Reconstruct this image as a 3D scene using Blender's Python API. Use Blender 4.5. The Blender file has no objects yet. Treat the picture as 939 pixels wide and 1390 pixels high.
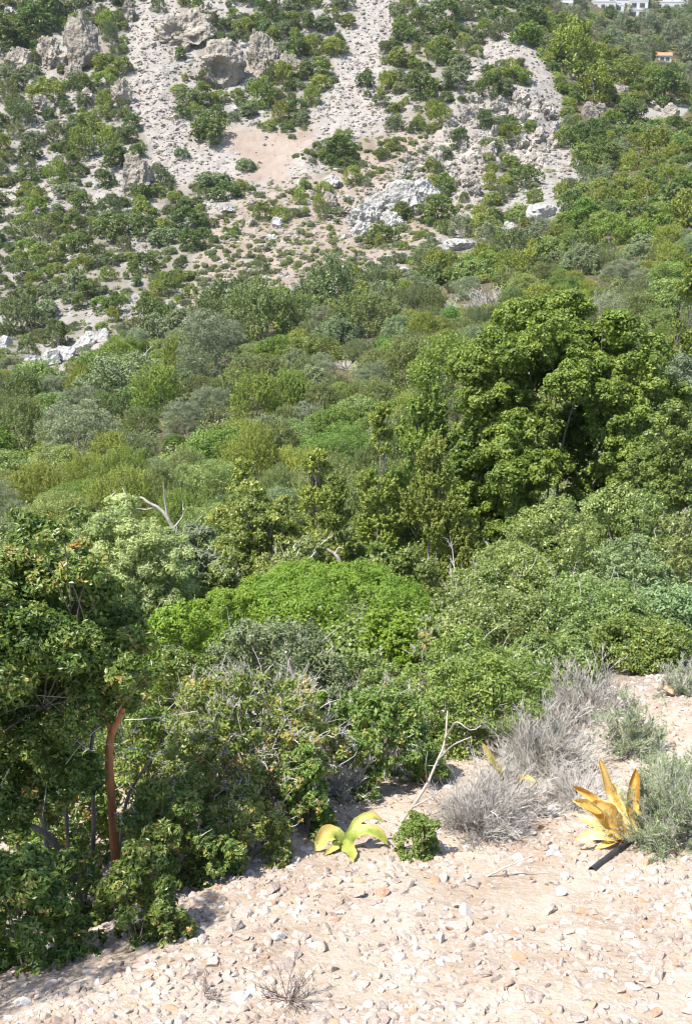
import bpy, math
import numpy as np
from mathutils import Vector
from mathutils.bvhtree import BVHTree
R = math.radians
SC = bpy.context.scene
COL = SC.collection
RNG = np.random.default_rng(7)

# ------------------------------------------------------------------ camera model (photo is 939 x 1390)
PW, PH, F = 939.0, 1390.0, 1500.0
PITCH = R(17.0); CP, SP = math.cos(PITCH), math.sin(PITCH)

def slope_of_row(y):
    v = (PH/2 - np.asarray(y, float))/F
    return (-SP + v*CP)/(CP + v*SP)
def u_of(px, py):
    v = (PH/2 - py)/F
    return (px - PW/2)/F/(CP + v*SP)
def depth_of(Y, py):                       # distance along the view axis
    v = (PH/2 - py)/F
    return Y/(CP + v*SP)
def project(X, Y, Z):
    d = Y*CP - Z*SP
    d = np.where(d < .05, .05, d)
    up = Y*SP + Z*CP
    return PW/2 + F*X/d, PH/2 - F*up/d

# ------------------------------------------------------------------ noise
def _hash(i, j, k, seed):
    h = (i*374761393 + j*668265263 + k*2147483647 + seed*1274126177) & 0xffffffff
    h = ((h ^ (h >> 13))*1274126177) & 0xffffffff
    h = ((h ^ (h >> 16))*2246822519) & 0xffffffff
    return ((h ^ (h >> 15)) & 0xffffff)/float(0xffffff)
def vnoise(x, y, z=0.0, seed=0):
    x, y, z = np.broadcast_arrays(np.asarray(x, float), np.asarray(y, float), np.asarray(z, float))
    i, j, k = np.floor(x), np.floor(y), np.floor(z)
    fx, fy, fz = x-i, y-j, z-k
    i, j, k = i.astype(np.int64), j.astype(np.int64), k.astype(np.int64)
    fx, fy, fz = [t*t*t*(t*(t*6-15)+10) for t in (fx, fy, fz)]
    out = 0
    for a in (0, 1):
        wa = fx if a else 1-fx
        for b in (0, 1):
            wb = fy if b else 1-fy
            for c in (0, 1):
                wc = fz if c else 1-fz
                out = out + wa*wb*wc*_hash(i+a, j+b, k+c, seed)
    return out*2-1
def fbm(x, y, z=0.0, octv=4, seed=0, gain=.5):
    s, a, f, t = 0, 1., 1., 0.
    for o in range(octv):
        s = s + a*vnoise(x*f+o*17.3, y*f+o*9.1, z*f, seed+o); t += a; a *= gain; f *= 2.03
    return s/t
def ridged(x, y, z=0.0, octv=4, seed=0, gain=.55):
    s, a, f, t = 0, 1., 1., 0.
    for o in range(octv):
        s = s + a*(1-np.abs(vnoise(x*f+o*11.7, y*f+o*5.3, z*f, seed+o))*2); t += a; a *= gain; f *= 2.1
    return s/t
def sstep(a, b, x):
    t = np.clip((x-a)/(b-a), 0, 1); return t*t*(3-2*t)

# ------------------------------------------------------------------ ground zones, on a raster of the photo's directions
CELL = 5
NX, NY = int((939+400)/CELL), int((1390+300)/CELL)       # covers px -200..1139, py -300..1390
gx, gy = np.meshgrid(np.arange(NX)*CELL-200, np.arange(NY)*CELL-300)
wob = 16
gxw = gx + wob*fbm(gx/60., gy/45., 0, 3, 5); gyw = gy + wob*.7*fbm(gx/60., gy/45., 7, 3, 6)
def poly(pts):
    inside = np.zeros(gx.shape, bool)
    n = len(pts)
    for a in range(n):
        x1, y1 = pts[a]; x2, y2 = pts[(a+1) % n]
        if y1 == y2: continue
        c = ((y1 > gyw) != (y2 > gyw)) & (gxw < (x2-x1)*(gyw-y1)/(y2-y1)+x1)
        inside ^= c
    return inside
def blur(m, n=1):
    for _ in range(n):
        p = np.pad(m, 1, mode='edge')
        m = (p[:-2,1:-1]+p[2:,1:-1]+p[1:-1,:-2]+p[1:-1,2:]+2*p[1:-1,1:-1])/6
    return m
UPPER = [(-210,-310),(770,-310),(750,0),(690,38),(760,150),(805,262),(640,300),(590,345),(480,385),(330,430),(225,455),(120,505),(-210,580)]
CHUTE_A = [(190,-20),(228,-20),(232,60),(240,130),(262,185),(322,205),(335,230),(330,250),(245,248),(205,212),(172,130),(178,60)]
FAN = [(258,182),(330,174),(395,178),(440,160),(475,145),(450,212),(405,242),(345,252),(250,254)]
CHUTE_B = [(452,80),(476,35),(500,-30),(560,-30),(560,55),(548,105),(516,145),(482,200),(440,232),(380,240),(412,192),(456,135)]
SPUR = [(690,33),(715,60),(742,95),(765,150),(778,205),(800,246),(765,240),(740,195),(705,150),(672,112),(655,78),(665,55)]
SPUR_ARM = [(595,104),(640,70),(690,36),(700,62),(655,92),(615,112)]
FACE = [(585,190),(630,140),(690,118),(742,140),(768,190),(748,232),(690,212),(650,262),(610,266),(555,246),(535,232)]
TERR = [(470,205),(560,165),(602,200),(560,250),(490,292),(430,262)]
DOTS = [(285,290),(400,240),(540,262),(640,272),(600,320),(520,350),(420,372),(360,422),(250,425),(270,340)]
LEFTROCK = [(20,500),(60,470),(130,455),(150,470),(90,505),(50,520)]
LEFTGAP = [(60,405),(180,395),(210,420),(120,440),(60,430)]
OUTC1 = [(480,265),(560,235),(600,250),(560,285),(490,305)]
Mup = poly(UPPER).astype(float)
Mscree = (poly(CHUTE_A)|poly(CHUTE_B)|poly(SPUR)|poly(SPUR_ARM)).astype(float)
Mfan = poly(FAN).astype(float)
Mface = (poly(FACE)|poly(OUTC1)).astype(float)
Mspur = (poly(SPUR)|poly(SPUR_ARM)).astype(float)
Mterr = (poly(TERR)).astype(float)
Mdots = poly(DOTS).astype(float)
Mwhite = poly(LEFTROCK).astype(float)
# plant cover 0..1
cover = np.ones(gx.shape)
nz = fbm(gx/48., gy/34., 0, 4, 11)
cover = np.where(Mup > 0, np.clip(.80 + nz*1.25 + .22*sstep(150, 420, gy)*(gx < 330) + .25*sstep(-.2, .5, (gx-520)/150.)*(gy < 60), .0, 1), cover)
cover[Mdots > 0] = np.clip(.52 + .8*nz[Mdots > 0], .1, .95)
cover[Mterr > 0] = np.clip(.30 + 1.0*nz[Mterr > 0], 0, .9)
cover[Mface > 0] = np.clip(.10 + .55*nz[Mface > 0], 0, .6)
cover[Mscree+Mfan > 0] = .02
cover[Mwhite > 0] = .05
cover[poly(LEFTGAP)] = .35
for cx, cy, rx, ry, c in [(690,94,30,20,.9),(285,172,34,18,1),(585,60,70,45,.95),(540,120,60,30,.8),(345,256,70,12,.4),(415,100,45,45,.95),
                          (460,205,55,20,1),(300,256,40,13,.8),(35,60,22,22,.8),(300,10,50,14,.3),(40,150,50,50,.75),(560,10,40,14,.7),
                          (885,150,20,10,.2),(845,118,16,5,.1),(910,150,16,10,.0),(775,100,10,6,.1),(735,288,26,12,.05),(620,328,22,8,.05),(690,300,12,12,.2)]:
    cover[((gxw-cx)/rx)**2+((gyw-cy)/ry)**2 < 1] = c
MAPS = {'up': blur(Mup, 4), 'scree': blur(Mscree, 2), 'fan': blur(Mfan, 3), 'face': blur(Mface, 2), 'spur': blur(Mspur, 2),
        'pink': blur(np.clip(Mterr+Mdots+Mfan, 0, 1), 4), 'white': blur(Mwhite, 2), 'cover': blur(cover, 1)}
def zone(name, px, py):
    m = MAPS[name]
    x = np.clip((np.asarray(px, float)+200)/CELL, 0, NX-1.001); y = np.clip((np.asarray(py, float)+300)/CELL, 0, NY-1.001)
    i, j = x.astype(int), y.astype(int); fx, fy = x-i, y-j
    return (m[j,i]*(1-fx)+m[j,i+1]*fx)*(1-fy) + (m[j+1,i]*(1-fx)+m[j+1,i+1]*fx)*fy

# ------------------------------------------------------------------ terrain height
PROF = {   # column of the photo: distance -> row at which the ground lies there
 -350: [(14,865),(20,808),(28,730),(40,670),(55,615),(75,560),(95,500),(110,440),(130,350),(150,250),(170,150),(190,50),(205,-30),(240,-90),(320,-140),(750,-230)],
 0:    [(14,862),(20,802),(28,718),(40,650),(55,592),(75,532),(95,470),(110,412),(130,330),(150,240),(170,150),(190,60),(205,-15),(240,-80),(320,-130),(750,-225)],
 235:  [(14,855),(20,795),(28,702),(40,630),(55,570),(75,505),(95,440),(110,388),(130,312),(150,236),(170,150),(190,62),(205,-8),(240,-75),(320,-125),(750,-220)],
 470:  [(14,850),(20,790),(28,690),(40,605),(55,540),(75,470),(95,408),(110,365),(130,308),(150,236),(170,152),(190,66),(205,0),(240,-65),(320,-115),(750,-215)],
 600:  [(14,846),(20,786),(28,684),(40,592),(55,520),(75,447),(95,386),(110,346),(130,300),(150,226),(170,135),(190,56),(205,5),(240,-55),(320,-105),(750,-210)],
 700:  [(14,842),(20,783),(28,680),(40,582),(55,500),(75,425),(95,362),(110,323),(130,285),(150,224),(165,150),(180,75),(190,42),(205,15),(240,-25),(320,-70),(750,-190)],
 780:  [(14,838),(20,780),(28,676),(40,572),(55,486),(75,405),(95,342),(110,305),(130,266),(150,226),(170,165),(190,92),(205,46),(220,26),(245,24),(275,50),(310,42),(360,8),(430,-50),(750,-160)],
 860:  [(14,834),(20,777),(28,672),(40,562),(55,470),(75,390),(95,326),(110,290),(130,252),(150,214),(170,170),(190,118),(205,86),(217,74),(250,110),(290,95),(330,58),(385,10),(450,-50),(750,-140)],
 939:  [(14,830),(20,774),(28,668),(40,552),(55,460),(75,376),(95,311),(110,276),(130,239),(150,206),(170,171),(190,138),(205,121),(220,128),(260,150),(300,112),(350,52),(405,2),(470,-55),(750,-130)],
 1290: [(14,826),(20,770),(28,664),(40,545),(55,452),(75,366),(95,300),(110,266),(130,232),(150,206),(170,184),(190,166),(205,160),(220,164),(260,170),(300,120),(350,55),(405,0),(470,-55),(750,-130)],
}
def z_near(X, Y):
    z = -1.75 - .27*Y
    z = z - .42*sstep(-.45, -1.5, X)*sstep(2.2, 4.8, Y)*(1-sstep(8, 14, Y))
    z = z + .22*sstep(.8, 2.6, X)*sstep(4.0, 6.5, Y)*(1-sstep(8, 14, Y))
    return z
_cols = sorted(PROF)
_lt = np.linspace(math.log(6.0), math.log(760.0), 520)
def _prof(col):
    pts = PROF[col]
    ys = np.array([p[0] for p in pts], float); zs = ys*slope_of_row([p[1] for p in pts])
    y0 = np.array([5., 7., 9.]); z0 = -1.75-.27*y0
    ys = np.concatenate([y0, ys]); zs = np.concatenate([z0, zs])
    L = np.log(ys); h = np.diff(L); d = np.diff(zs)/h                       # PCHIP
    m = np.zeros(len(L)); m[0], m[-1] = d[0], d[-1]
    for i in range(1, len(L)-1):
        if d[i-1]*d[i] > 0:
            w1, w2 = 2*h[i]+h[i-1], h[i]+2*h[i-1]
            m[i] = (w1+w2)/(w1/d[i-1]+w2/d[i])
    i = np.clip(np.searchsorted(L, _lt)-1, 0, len(h)-1)
    t = (_lt-L[i])/h[i]
    return (2*t**3-3*t**2+1)*zs[i] + (t**3-2*t*t+t)*h[i]*m[i] + (-2*t**3+3*t*t)*zs[i+1] + (t**3-t*t)*h[i]*m[i+1]
_tab = np.array([_prof(c) for c in _cols])
_q = np.array([(c-PW/2)/F/(CP + .3*SP) for c in _cols])
_qg = np.linspace(-.62, .62, 249)
_T = np.array([np.interp(_qg, _q, _tab[:, k]) for k in range(len(_lt))]).T
for _ in range(30):
    p = np.pad(_T, ((1,1),(0,0)), mode='edge'); _T = .25*p[:-2]+.5*p[1:-1]+.25*p[2:]
def z_far(X, Y):
    Yc = np.maximum(Y, 6.0)
    q = np.clip(X/Yc, -.619, .619)
    a = (q+.62)/1.24*248; b = np.clip((np.log(Yc)-_lt[0])/(_lt[-1]-_lt[0])*519, 0, 518.999)
    i = np.clip(a.astype(int), 0, 247); j = b.astype(int); fa, fb = a-i, b-j
    return (_T[i,j]*(1-fa)+_T[i+1,j]*fa)*(1-fb)+(_T[i,j+1]*(1-fa)+_T[i+1,j+1]*fa)*fb
def ground(X, Y):
    X = np.asarray(X, float); Y = np.asarray(Y, float)
    w = sstep(8., 13., Y)
    z = z_near(X, Y)*(1-w) + z_far(X, Y)*w
    z = z + .035*fbm(X*1.3, Y*1.3, 0, 3, 21)*(1-sstep(8, 16, Y))
    far = sstep(25, 70, Y)
    if np.any(far > 0):
        px, py = project(X, np.maximum(Y, .5), z)
        rk = np.clip(zone('face', px, py)*1.0 + zone('scree', px, py)*.16 + zone('white', px, py)*.5 + .28*zone('up', px, py), 0, 1)*far
        inf = sstep(-260, -180, px)*(1-sstep(1120, 1190, px))*sstep(-340, -260, py)
        rk = rk*inf*(1-sstep(225, 260, Y))
        z = z + far*.7*fbm(X/16., Y/16., 0, 3, 31)
        z = z + rk*(2.4*(ridged(X/11., Y/11., 0, 4, 41)-.15) + .5*fbm(X/1.9, Y/1.9, 0, 3, 47))
        zl = z/1.7 + 1.6*fbm(X/9., Y/9., 0, 3, 53) + X*.05
        st = np.floor(zl) + sstep(.3, .7, zl-np.floor(zl))     # ledges
        z = z + (st-zl)*1.7*.45*np.clip(rk*1.2, 0, 1)
    return z
BVH = []
def hit(px, py, ymin=0.):
    """ground point seen at a place of the photo"""
    d = Vector((float(u_of(px, py)), 1., float(slope_of_row(py))))
    r = BVH[0].ray_cast(d*ymin, d)
    return None if r[0] is None else (r[0].x, r[0].y, r[0].z)
def at(px, py, Y):
    return np.array([float(u_of(px, py))*Y, Y, Y*float(slope_of_row(py))])

# ------------------------------------------------------------------ mesh builder
class MB:
    def __init__(s): s.v=[]; s.f={}; s.n=0
    def add(s, v, f, mat=0, var=0.5):
        v = np.asarray(v, float).reshape(-1, 3); f = np.asarray(f, np.int64)
        if len(f) == 0: return
        vv = np.broadcast_to(np.asarray(var, float), (len(f),))
        s.f.setdefault(f.shape[1], []).append((f+s.n, np.full(len(f), mat), vv)); s.v.append(v); s.n += len(v)
    def mesh(s, name, mats, smooth=False):
        me = bpy.data.meshes.new(name)
        V = np.concatenate(s.v) if s.v else np.zeros((0,3))
        loops=[]; tot=[]; mi=[]; va=[]
        for k, lst in s.f.items():
            F_ = np.concatenate([a for a,_,_ in lst]); loops.append(F_.ravel()); tot.append(np.full(len(F_), k))
            mi.append(np.concatenate([b for _,b,_ in lst])); va.append(np.concatenate([c for _,_,c in lst]))
        loops=np.concatenate(loops); tot=np.concatenate(tot); mi=np.concatenate(mi); va=np.concatenate(va)
        me.vertices.add(len(V)); me.vertices.foreach_set('co', V.astype(np.float32).ravel())
        me.loops.add(len(loops)); me.loops.foreach_set('vertex_index', loops.astype(np.int32))
        me.polygons.add(len(tot)); st=np.concatenate([[0], np.cumsum(tot)[:-1]])
        me.polygons.foreach_set('loop_start', st.astype(np.int32))
        me.polygons.foreach_set('material_index', mi.astype(np.int32))
        me.polygons.foreach_set('use_smooth', np.full(len(tot), smooth))
        at_ = me.attributes.new('v', 'FLOAT', 'FACE'); at_.data.foreach_set('value', va.astype(np.float32))
        for m in mats: me.materials.append(m)
        me.update(calc_edges=True)
        return me
    def build(s, name, mats, parent=None, smooth=False):
        mats = mats if isinstance(mats, (list, tuple)) else [mats]
        return link(name, s.mesh(name, mats, smooth), parent)
def link(name, data, parent=None):
    o = bpy.data.objects.new(name, data); COL.objects.link(o)
    if parent is not None: o.parent = parent
    return o
def tag(o, label=None, cat=None, group=None, kind=None):
    if label: o['label'] = label
    if cat: o['category'] = cat
    if group: o['group'] = group
    if kind: o['kind'] = kind
    return o
def empty(name, loc, rz=0.):
    o = link(name, None); o.location = tuple(float(a) for a in loc); o.rotation_euler = (0, 0, rz); o.empty_display_size = .1
    return o
def unit(a): return a/np.maximum(np.linalg.norm(a, axis=-1, keepdims=True), 1e-9)
def tubes(mb, paths, radii, sides=4, mat=0, var=.5):
    P = np.asarray(paths, float); Rr = np.asarray(radii, float)
    if P.ndim == 2: P, Rr = P[None], Rr[None]
    T, n, _ = P.shape
    if T == 0: return
    tg = unit(np.gradient(P, axis=1))
    ref = np.where(np.abs(tg[...,2:3]) < .9, np.array([0,0,1.]), np.array([1.,0,0]))
    ref = np.broadcast_to(ref[:, :1], tg.shape)
    a = unit(np.cross(tg, ref)); b = np.cross(tg, a)
    th = np.arange(sides)*2*math.pi/sides
    V = P[:,:,None,:] + Rr[:,:,None,None]*(a[:,:,None,:]*np.cos(th)[:,None] + b[:,:,None,:]*np.sin(th)[:,None])
    k = np.arange(n-1)[:,None]*sides; s0 = np.arange(sides)[None]; s1 = (s0+1) % sides
    Fq = np.stack([k+s0, k+s1, k+sides+s1, k+sides+s0], -1).reshape(-1, 4)
    Fa = (Fq[None] + (np.arange(T)*n*sides)[:,None,None]).reshape(-1, 4)
    vv = np.repeat(np.broadcast_to(np.asarray(var, float), (T,)), len(Fq))
    mb.add(V.reshape(-1, 3), Fa, mat, vv)
    if sides >= 4:                                       # close the ends
        for e in (0, n-1):
            ring = (np.arange(T)*n*sides)[:,None] + e*sides + np.arange(sides)[None]
            cap = V.reshape(-1,3)[ring]
            mb.add(cap.reshape(-1,3), np.arange(T*sides).reshape(T, sides)[:, ::(-1 if e else 1)], mat, np.broadcast_to(np.asarray(var, float), (T,)))
def bez(p0, p1, p2, n=6):
    t = np.linspace(0, 1, n)[:, None]
    return (1-t)**2*np.asarray(p0)+2*t*(1-t)*np.asarray(p1)+t*t*np.asarray(p2)
def curve_pts(pts, n=16):
    pts = np.asarray(pts, float); d = np.concatenate([[0], np.cumsum(np.linalg.norm(np.diff(pts, axis=0), axis=1))])
    t = np.linspace(0, d[-1], n)
    P = np.stack([np.interp(t, d, pts[:, k]) for k in range(3)], 1)
    for _ in range(2): P[1:-1] = .25*P[:-2]+.5*P[1:-1]+.25*P[2:]
    return P

# ------------------------------------------------------------------ materials
def newmat(name):
    m = bpy.data.materials.new(name); m.use_nodes = True; nt = m.node_tree; nt.nodes.clear()
    return m, nt, lambda t, **k: _nd(nt, t, k)
def _nd(nt, t, k):
    n = nt.nodes.new(t)
    for a, b in k.items(): setattr(n, a, b)
    return n
def leaf_mat(name, cols, trans=.28, rough=.5, spec=.35, objv=.16, huev=.02):
    m, nt, N = newmat(name); L = nt.links.new
    a = N('ShaderNodeAttribute', attribute_name='v'); rp = N('ShaderNodeValToRGB')
    el = rp.color_ramp.elements
    while len(el) < len(cols): el.new(.5)
    for e, (p, c) in zip(el, cols): e.position = p; e.color = (*c, 1)
    L(a.outputs['Fac'], rp.inputs[0])
    oi = N('ShaderNodeObjectInfo'); hs = N('ShaderNodeHueSaturation')
    mr = N('ShaderNodeMapRange'); mr.inputs[3].default_value = 1-objv; mr.inputs[4].default_value = 1+objv
    L(oi.outputs['Random'], mr.inputs[0]); L(mr.outputs[0], hs.inputs['Value'])
    mu = N('ShaderNodeMath', operation='MULTIPLY'); mu.inputs[1].default_value = 7.31
    fr = N('ShaderNodeMath', operation='FRACT'); mh = N('ShaderNodeMapRange'); mh.inputs[3].default_value = .5-huev; mh.inputs[4].default_value = .5+huev
    L(oi.outputs['Random'], mu.inputs[0]); L(mu.outputs[0], fr.inputs[0]); L(fr.outputs[0], mh.inputs[0]); L(mh.outputs[0], hs.inputs['Hue'])
    L(rp.outputs[0], hs.inputs['Color'])
    p = N('ShaderNodeBsdfPrincipled'); p.inputs['Roughness'].default_value = rough; p.inputs['Specular IOR Level'].default_value = spec
    L(hs.outputs[0], p.inputs['Base Color'])
    tr = N('ShaderNodeBsdfTranslucent'); mx = N('ShaderNodeMixShader'); mx.inputs[0].default_value = trans
    br = N('ShaderNodeMixRGB', blend_type='MULTIPLY'); br.inputs[0].default_value = 1; br.inputs[2].default_value = (1.5, 1.5, .7, 1)
    L(hs.outputs[0], br.inputs[1]); L(br.outputs[0], tr.inputs[0])
    o = N('ShaderNodeOutputMaterial'); L(p.outputs[0], mx.inputs[1]); L(tr.outputs[0], mx.inputs[2]); L(mx.outputs[0], o.inputs[0])
    return m
def plain_mat(name, c1, c2, scale=8., rough=.85, bump=.3, bscale=None, stretch=(1,1,1), spec=.3, c3=None, dist=.02):
    m, nt, N = newmat(name); L = nt.links.new
    tc = N('ShaderNodeTexCoord'); mp = N('ShaderNodeMapping'); mp.inputs['Scale'].default_value = stretch
    L(tc.outputs['Object'], mp.inputs[0])
    n = N('ShaderNodeTexNoise'); n.inputs['Scale'].default_value = scale; n.inputs['Detail'].default_value = 7; n.inputs['Roughness'].default_value = .65
    L(mp.outputs[0], n.inputs[0])
    rp = N('ShaderNodeValToRGB'); e = rp.color_ramp.elements
    e[0].position = .36; e[0].color = (*c1, 1); e[1].position = .62; e[1].color = (*c2, 1)
    if c3: x = e.new(.74); x.color = (*c3, 1)
    L(n.outputs[0], rp.inputs[0])
    oi = N('ShaderNodeObjectInfo'); hs = N('ShaderNodeHueSaturation'); mr = N('ShaderNodeMapRange')
    mr.inputs[3].default_value = .86; mr.inputs[4].default_value = 1.12; L(oi.outputs['Random'], mr.inputs[0]); L(mr.outputs[0], hs.inputs['Value']); L(rp.outputs[0], hs.inputs['Color'])
    p = N('ShaderNodeBsdfPrincipled'); p.inputs['Roughness'].default_value = rough; p.inputs['Specular IOR Level'].default_value = spec
    L(hs.outputs[0], p.inputs['Base Color'])
    if bump:
        n2 = N('ShaderNodeTexNoise'); n2.inputs['Scale'].default_value = bscale or scale*4; n2.inputs['Detail'].default_value = 8; L(mp.outputs[0], n2.inputs[0])
        b = N('ShaderNodeBump'); b.inputs['Strength'].default_value = bump; b.inputs['Distance'].default_value = dist; L(n2.outputs[0], b.inputs['Height']); L(b.outputs[0], p.inputs['Normal'])
    o = N('ShaderNodeOutputMaterial'); L(p.outputs[0], o.inputs[0])
    return m
M = {}
M['juniper'] = leaf_mat('juniper_leaf', [(0,(0.117,0.154,0.033)),(.5,(0.223,0.277,0.057)),(1,(0.356,0.387,0.096))], .38)
M['mastic'] = leaf_mat('mastic_leaf', [(0,(0.088,0.131,0.030)),(.5,(0.166,0.220,0.048)),(1,(0.311,0.348,0.085))], .36, .42, .45)
M['oak'] = leaf_mat('oak_leaf', [(0,(0.058,0.092,0.028)),(.5,(0.102,0.149,0.038)),(1,(0.175,0.221,0.064))], .36, .45, .4)
M['bright'] = leaf_mat('spring_leaf', [(0,(0.113,0.184,0.019)),(.5,(0.173,0.267,0.030)),(1,(0.261,0.344,0.053))], .3, .5, .3, .07, .006)
M['spurge'] = leaf_mat('spurge_leaf', [(0,(.075,.130,.022)),(.5,(.120,.190,.034)),(1,(.180,.255,.055))], .3, .5, .3)
M['carob'] = leaf_mat('carob_leaf', [(0,(0.070,0.111,0.017)),(.5,(0.147,0.209,0.031)),(1,(0.275,0.328,0.070))], .32, .48, .38, .04, .004)
M['olive'] = leaf_mat('olive_leaf', [(0,(0.103,0.125,0.064)),(.5,(0.169,0.201,0.110)),(1,(0.266,0.295,0.173))], .15, .5, .35)
M['grey_leaf'] = leaf_mat('grey_leaf', [(0,(0.091,0.125,0.053)),(.5,(0.152,0.193,0.086)),(1,(0.226,0.269,0.127))], .15, .6, .3)
M['paleolive'] = leaf_mat('pale_olive_leaf', [(0,(0.192,0.230,0.090)),(.5,(0.302,0.337,0.143)),(1,(0.454,0.485,0.239))], .36, .5, .3)
M['heath'] = leaf_mat('heath_leaf', [(0,(0.108,0.133,0.058)),(.5,(0.177,0.210,0.089)),(1,(0.248,0.268,0.137))], .12, .6, .2)
M['arbutus'] = leaf_mat('strawberry_tree_leaf', [(0,(0.055,0.093,0.021)),(.45,(0.110,0.175,0.032)),(.8,(0.230,0.270,0.065)),(.93,(0.368,0.317,0.102)),(.97,(0.315,0.245,0.084)),(1,(0.411,0.222,0.089))], .3, .38, .5, .05, .01)
M['tangle'] = leaf_mat('tangled_mastic_leaf', [(0,(0.071,0.114,0.023)),(.45,(0.144,0.203,0.039)),(.85,(0.273,0.324,0.085)),(1,(0.475,0.270,0.118))], .32, .42, .45, .1)
M['lentisk'] = leaf_mat('lentisk_leaf', [(0,(0.099,0.147,0.037)),(.5,(0.177,0.231,0.061)),(1,(0.307,0.356,0.115))], .3, .42, .5, .12)
M['blueleaf'] = leaf_mat('blue_green_leaf', [(0,(0.102,0.151,0.055)),(.5,(0.175,0.233,0.090)),(1,(0.276,0.341,0.141))], .16, .5, .35)
M['needle'] = leaf_mat('needle_leaf', [(0,(0.134,0.201,0.082)),(.5,(0.218,0.307,0.139)),(1,(0.319,0.424,0.205))], .15, .6, .2, .05)
M['twig'] = plain_mat('dry_grey_twig', (0.318,0.289,0.253), (0.488,0.458,0.412), 9, .9, 0)
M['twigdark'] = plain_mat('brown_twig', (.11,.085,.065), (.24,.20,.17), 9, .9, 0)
M['bark'] = plain_mat('grey_bark', (.13,.105,.085), (.30,.26,.225), 14, .9, .5, 60, (1,1,.3))
M['redbark'] = plain_mat('red_peeling_bark', (.27,.095,.042), (.52,.235,.11), 13, .65, .9, 60, (1,1,.22), .3, (.36,.27,.19), .01)
M['pale_crag'] = plain_mat('pale_crag_limestone', (0.211,0.189,0.163), (0.414,0.378,0.330), .6, .95, .9, 2.4, (1,1,1), .2, (0.405,0.299,0.207), .5)
M['yjuniper'] = leaf_mat('prickly_juniper_leaf', [(0,(0.088,0.112,0.041)),(.5,(0.167,0.209,0.074)),(1,(0.264,0.298,0.128))], .36, .5, .3)
M['deadwood'] = plain_mat('dead_wood', (0.240,0.200,0.160), (0.440,0.400,0.352), 12, .9, .4, 70, (1,1,.3))
M['limestone'] = plain_mat('limestone', (0.176,0.154,0.127), (0.338,0.299,0.246), .55, .95, .9, 2.2, (1,1,1), .2, (0.338,0.243,0.155), .5)
M['white_rock'] = plain_mat('white_limestone', (0.252,0.242,0.225), (0.415,0.402,0.375), .8, .95, .8, 2.5, (1,1,1), .2, None, .4)
M['cave_rock'] = plain_mat('dark_cave_rock', (.10,.085,.075), (.21,.175,.15), .8, .95, .8, 3, (1,1,1), .2, (.34,.18,.095), .3)
M['stone'] = plain_mat('path_stone', (0.271,0.208,0.165), (0.447,0.381,0.333), 6, .9, .5, 40, (1,1,1), .25, (0.474,0.444,0.417), .006)
M['orange_stone'] = plain_mat('orange_stone', (0.317,0.187,0.107), (0.436,0.310,0.221), 6, .9, .5, 40, (1,1,1), .25, None, .006)
M['white_stone'] = plain_mat('white_stone', (0.409,0.376,0.343), (0.528,0.508,0.482), 6, .9, .5, 40, (1,1,1), .25, None, .006)
M['pipe'] = plain_mat('black_plastic', (.018,.019,.021), (.05,.05,.052), 5, .5, .1, 90, (1,1,1), .45)
M['plaster'] = plain_mat('white_plaster', (0.570,0.562,0.547), (0.615,0.608,0.593), .5, .9, .05)
M['glass'] = plain_mat('dark_window', (.03,.035,.04), (.06,.065,.07), .5, .2, 0, spec=.6)
M['tile'] = plain_mat('orange_roof_tile', (0.311,0.139,0.081), (0.429,0.221,0.133), 2.5, .85, .4, 9)
M['shutter'] = plain_mat('brown_shutter', (.12,.08,.05), (.18,.12,.08), 2.5, .8, .1)
M['squill_orange'] = leaf_mat('orange_squill_leaf', [(0,(0.506,0.259,0.049)),(.45,(0.748,0.492,0.114)),(.75,(0.836,0.674,0.276)),(1,(0.880,0.855,0.536))], .3, .55, .3, 0, 0)
M['squill_green'] = leaf_mat('yellow_green_squill_leaf', [(0,(.17,.27,.045)),(.45,(.33,.40,.085)),(.8,(.58,.53,.17)),(1,(.62,.44,.14))], .28, .45, .4, 0, 0)

def blotch(m, col):
    nt = m.node_tree; L = nt.links.new; p = [n for n in nt.nodes if n.type == 'BSDF_PRINCIPLED'][0]
    src = p.inputs['Base Color'].links[0].from_socket
    tc = nt.nodes.new('ShaderNodeTexCoord')
    def nz(scale, lo, hi, det=6):
        n = nt.nodes.new('ShaderNodeTexNoise'); n.inputs['Scale'].default_value = scale; n.inputs['Detail'].default_value = det; n.inputs['Roughness'].default_value = .7; L(tc.outputs['Object'], n.inputs[0])
        r = nt.nodes.new('ShaderNodeMapRange'); r.inputs[1].default_value = lo; r.inputs[2].default_value = hi; L(n.outputs[0], r.inputs[0]); return r.outputs[0], n.outputs[0]
    a, _ = nz(16, .54, .72); b, raw = nz(90, .42, .75)
    for f, c, k in ((a, col, .8), (b, tuple(x*1.5 for x in col), .45)):
        sc = nt.nodes.new('ShaderNodeMath'); sc.operation = 'MULTIPLY'; sc.inputs[1].default_value = k; L(f, sc.inputs[0])
        x = nt.nodes.new('ShaderNodeMixRGB'); L(sc.outputs[0], x.inputs[0]); L(src, x.inputs[1]); x.inputs[2].default_value = (*c, 1); src = x.outputs[0]
    L(src, p.inputs['Base Color'])
    for n in nt.nodes:
        if n.type == 'MIX_RGB' and n.blend_type == 'MULTIPLY': L(src, n.inputs[1])
    bp = nt.nodes.new('ShaderNodeBump'); bp.inputs['Strength'].default_value = .5; bp.inputs['Distance'].default_value = .003; L(raw, bp.inputs['Height']); L(bp.outputs[0], p.inputs['Normal'])
blotch(M['squill_orange'], (.30,.13,.03)); blotch(M['squill_green'], (.42,.30,.07))

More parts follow.
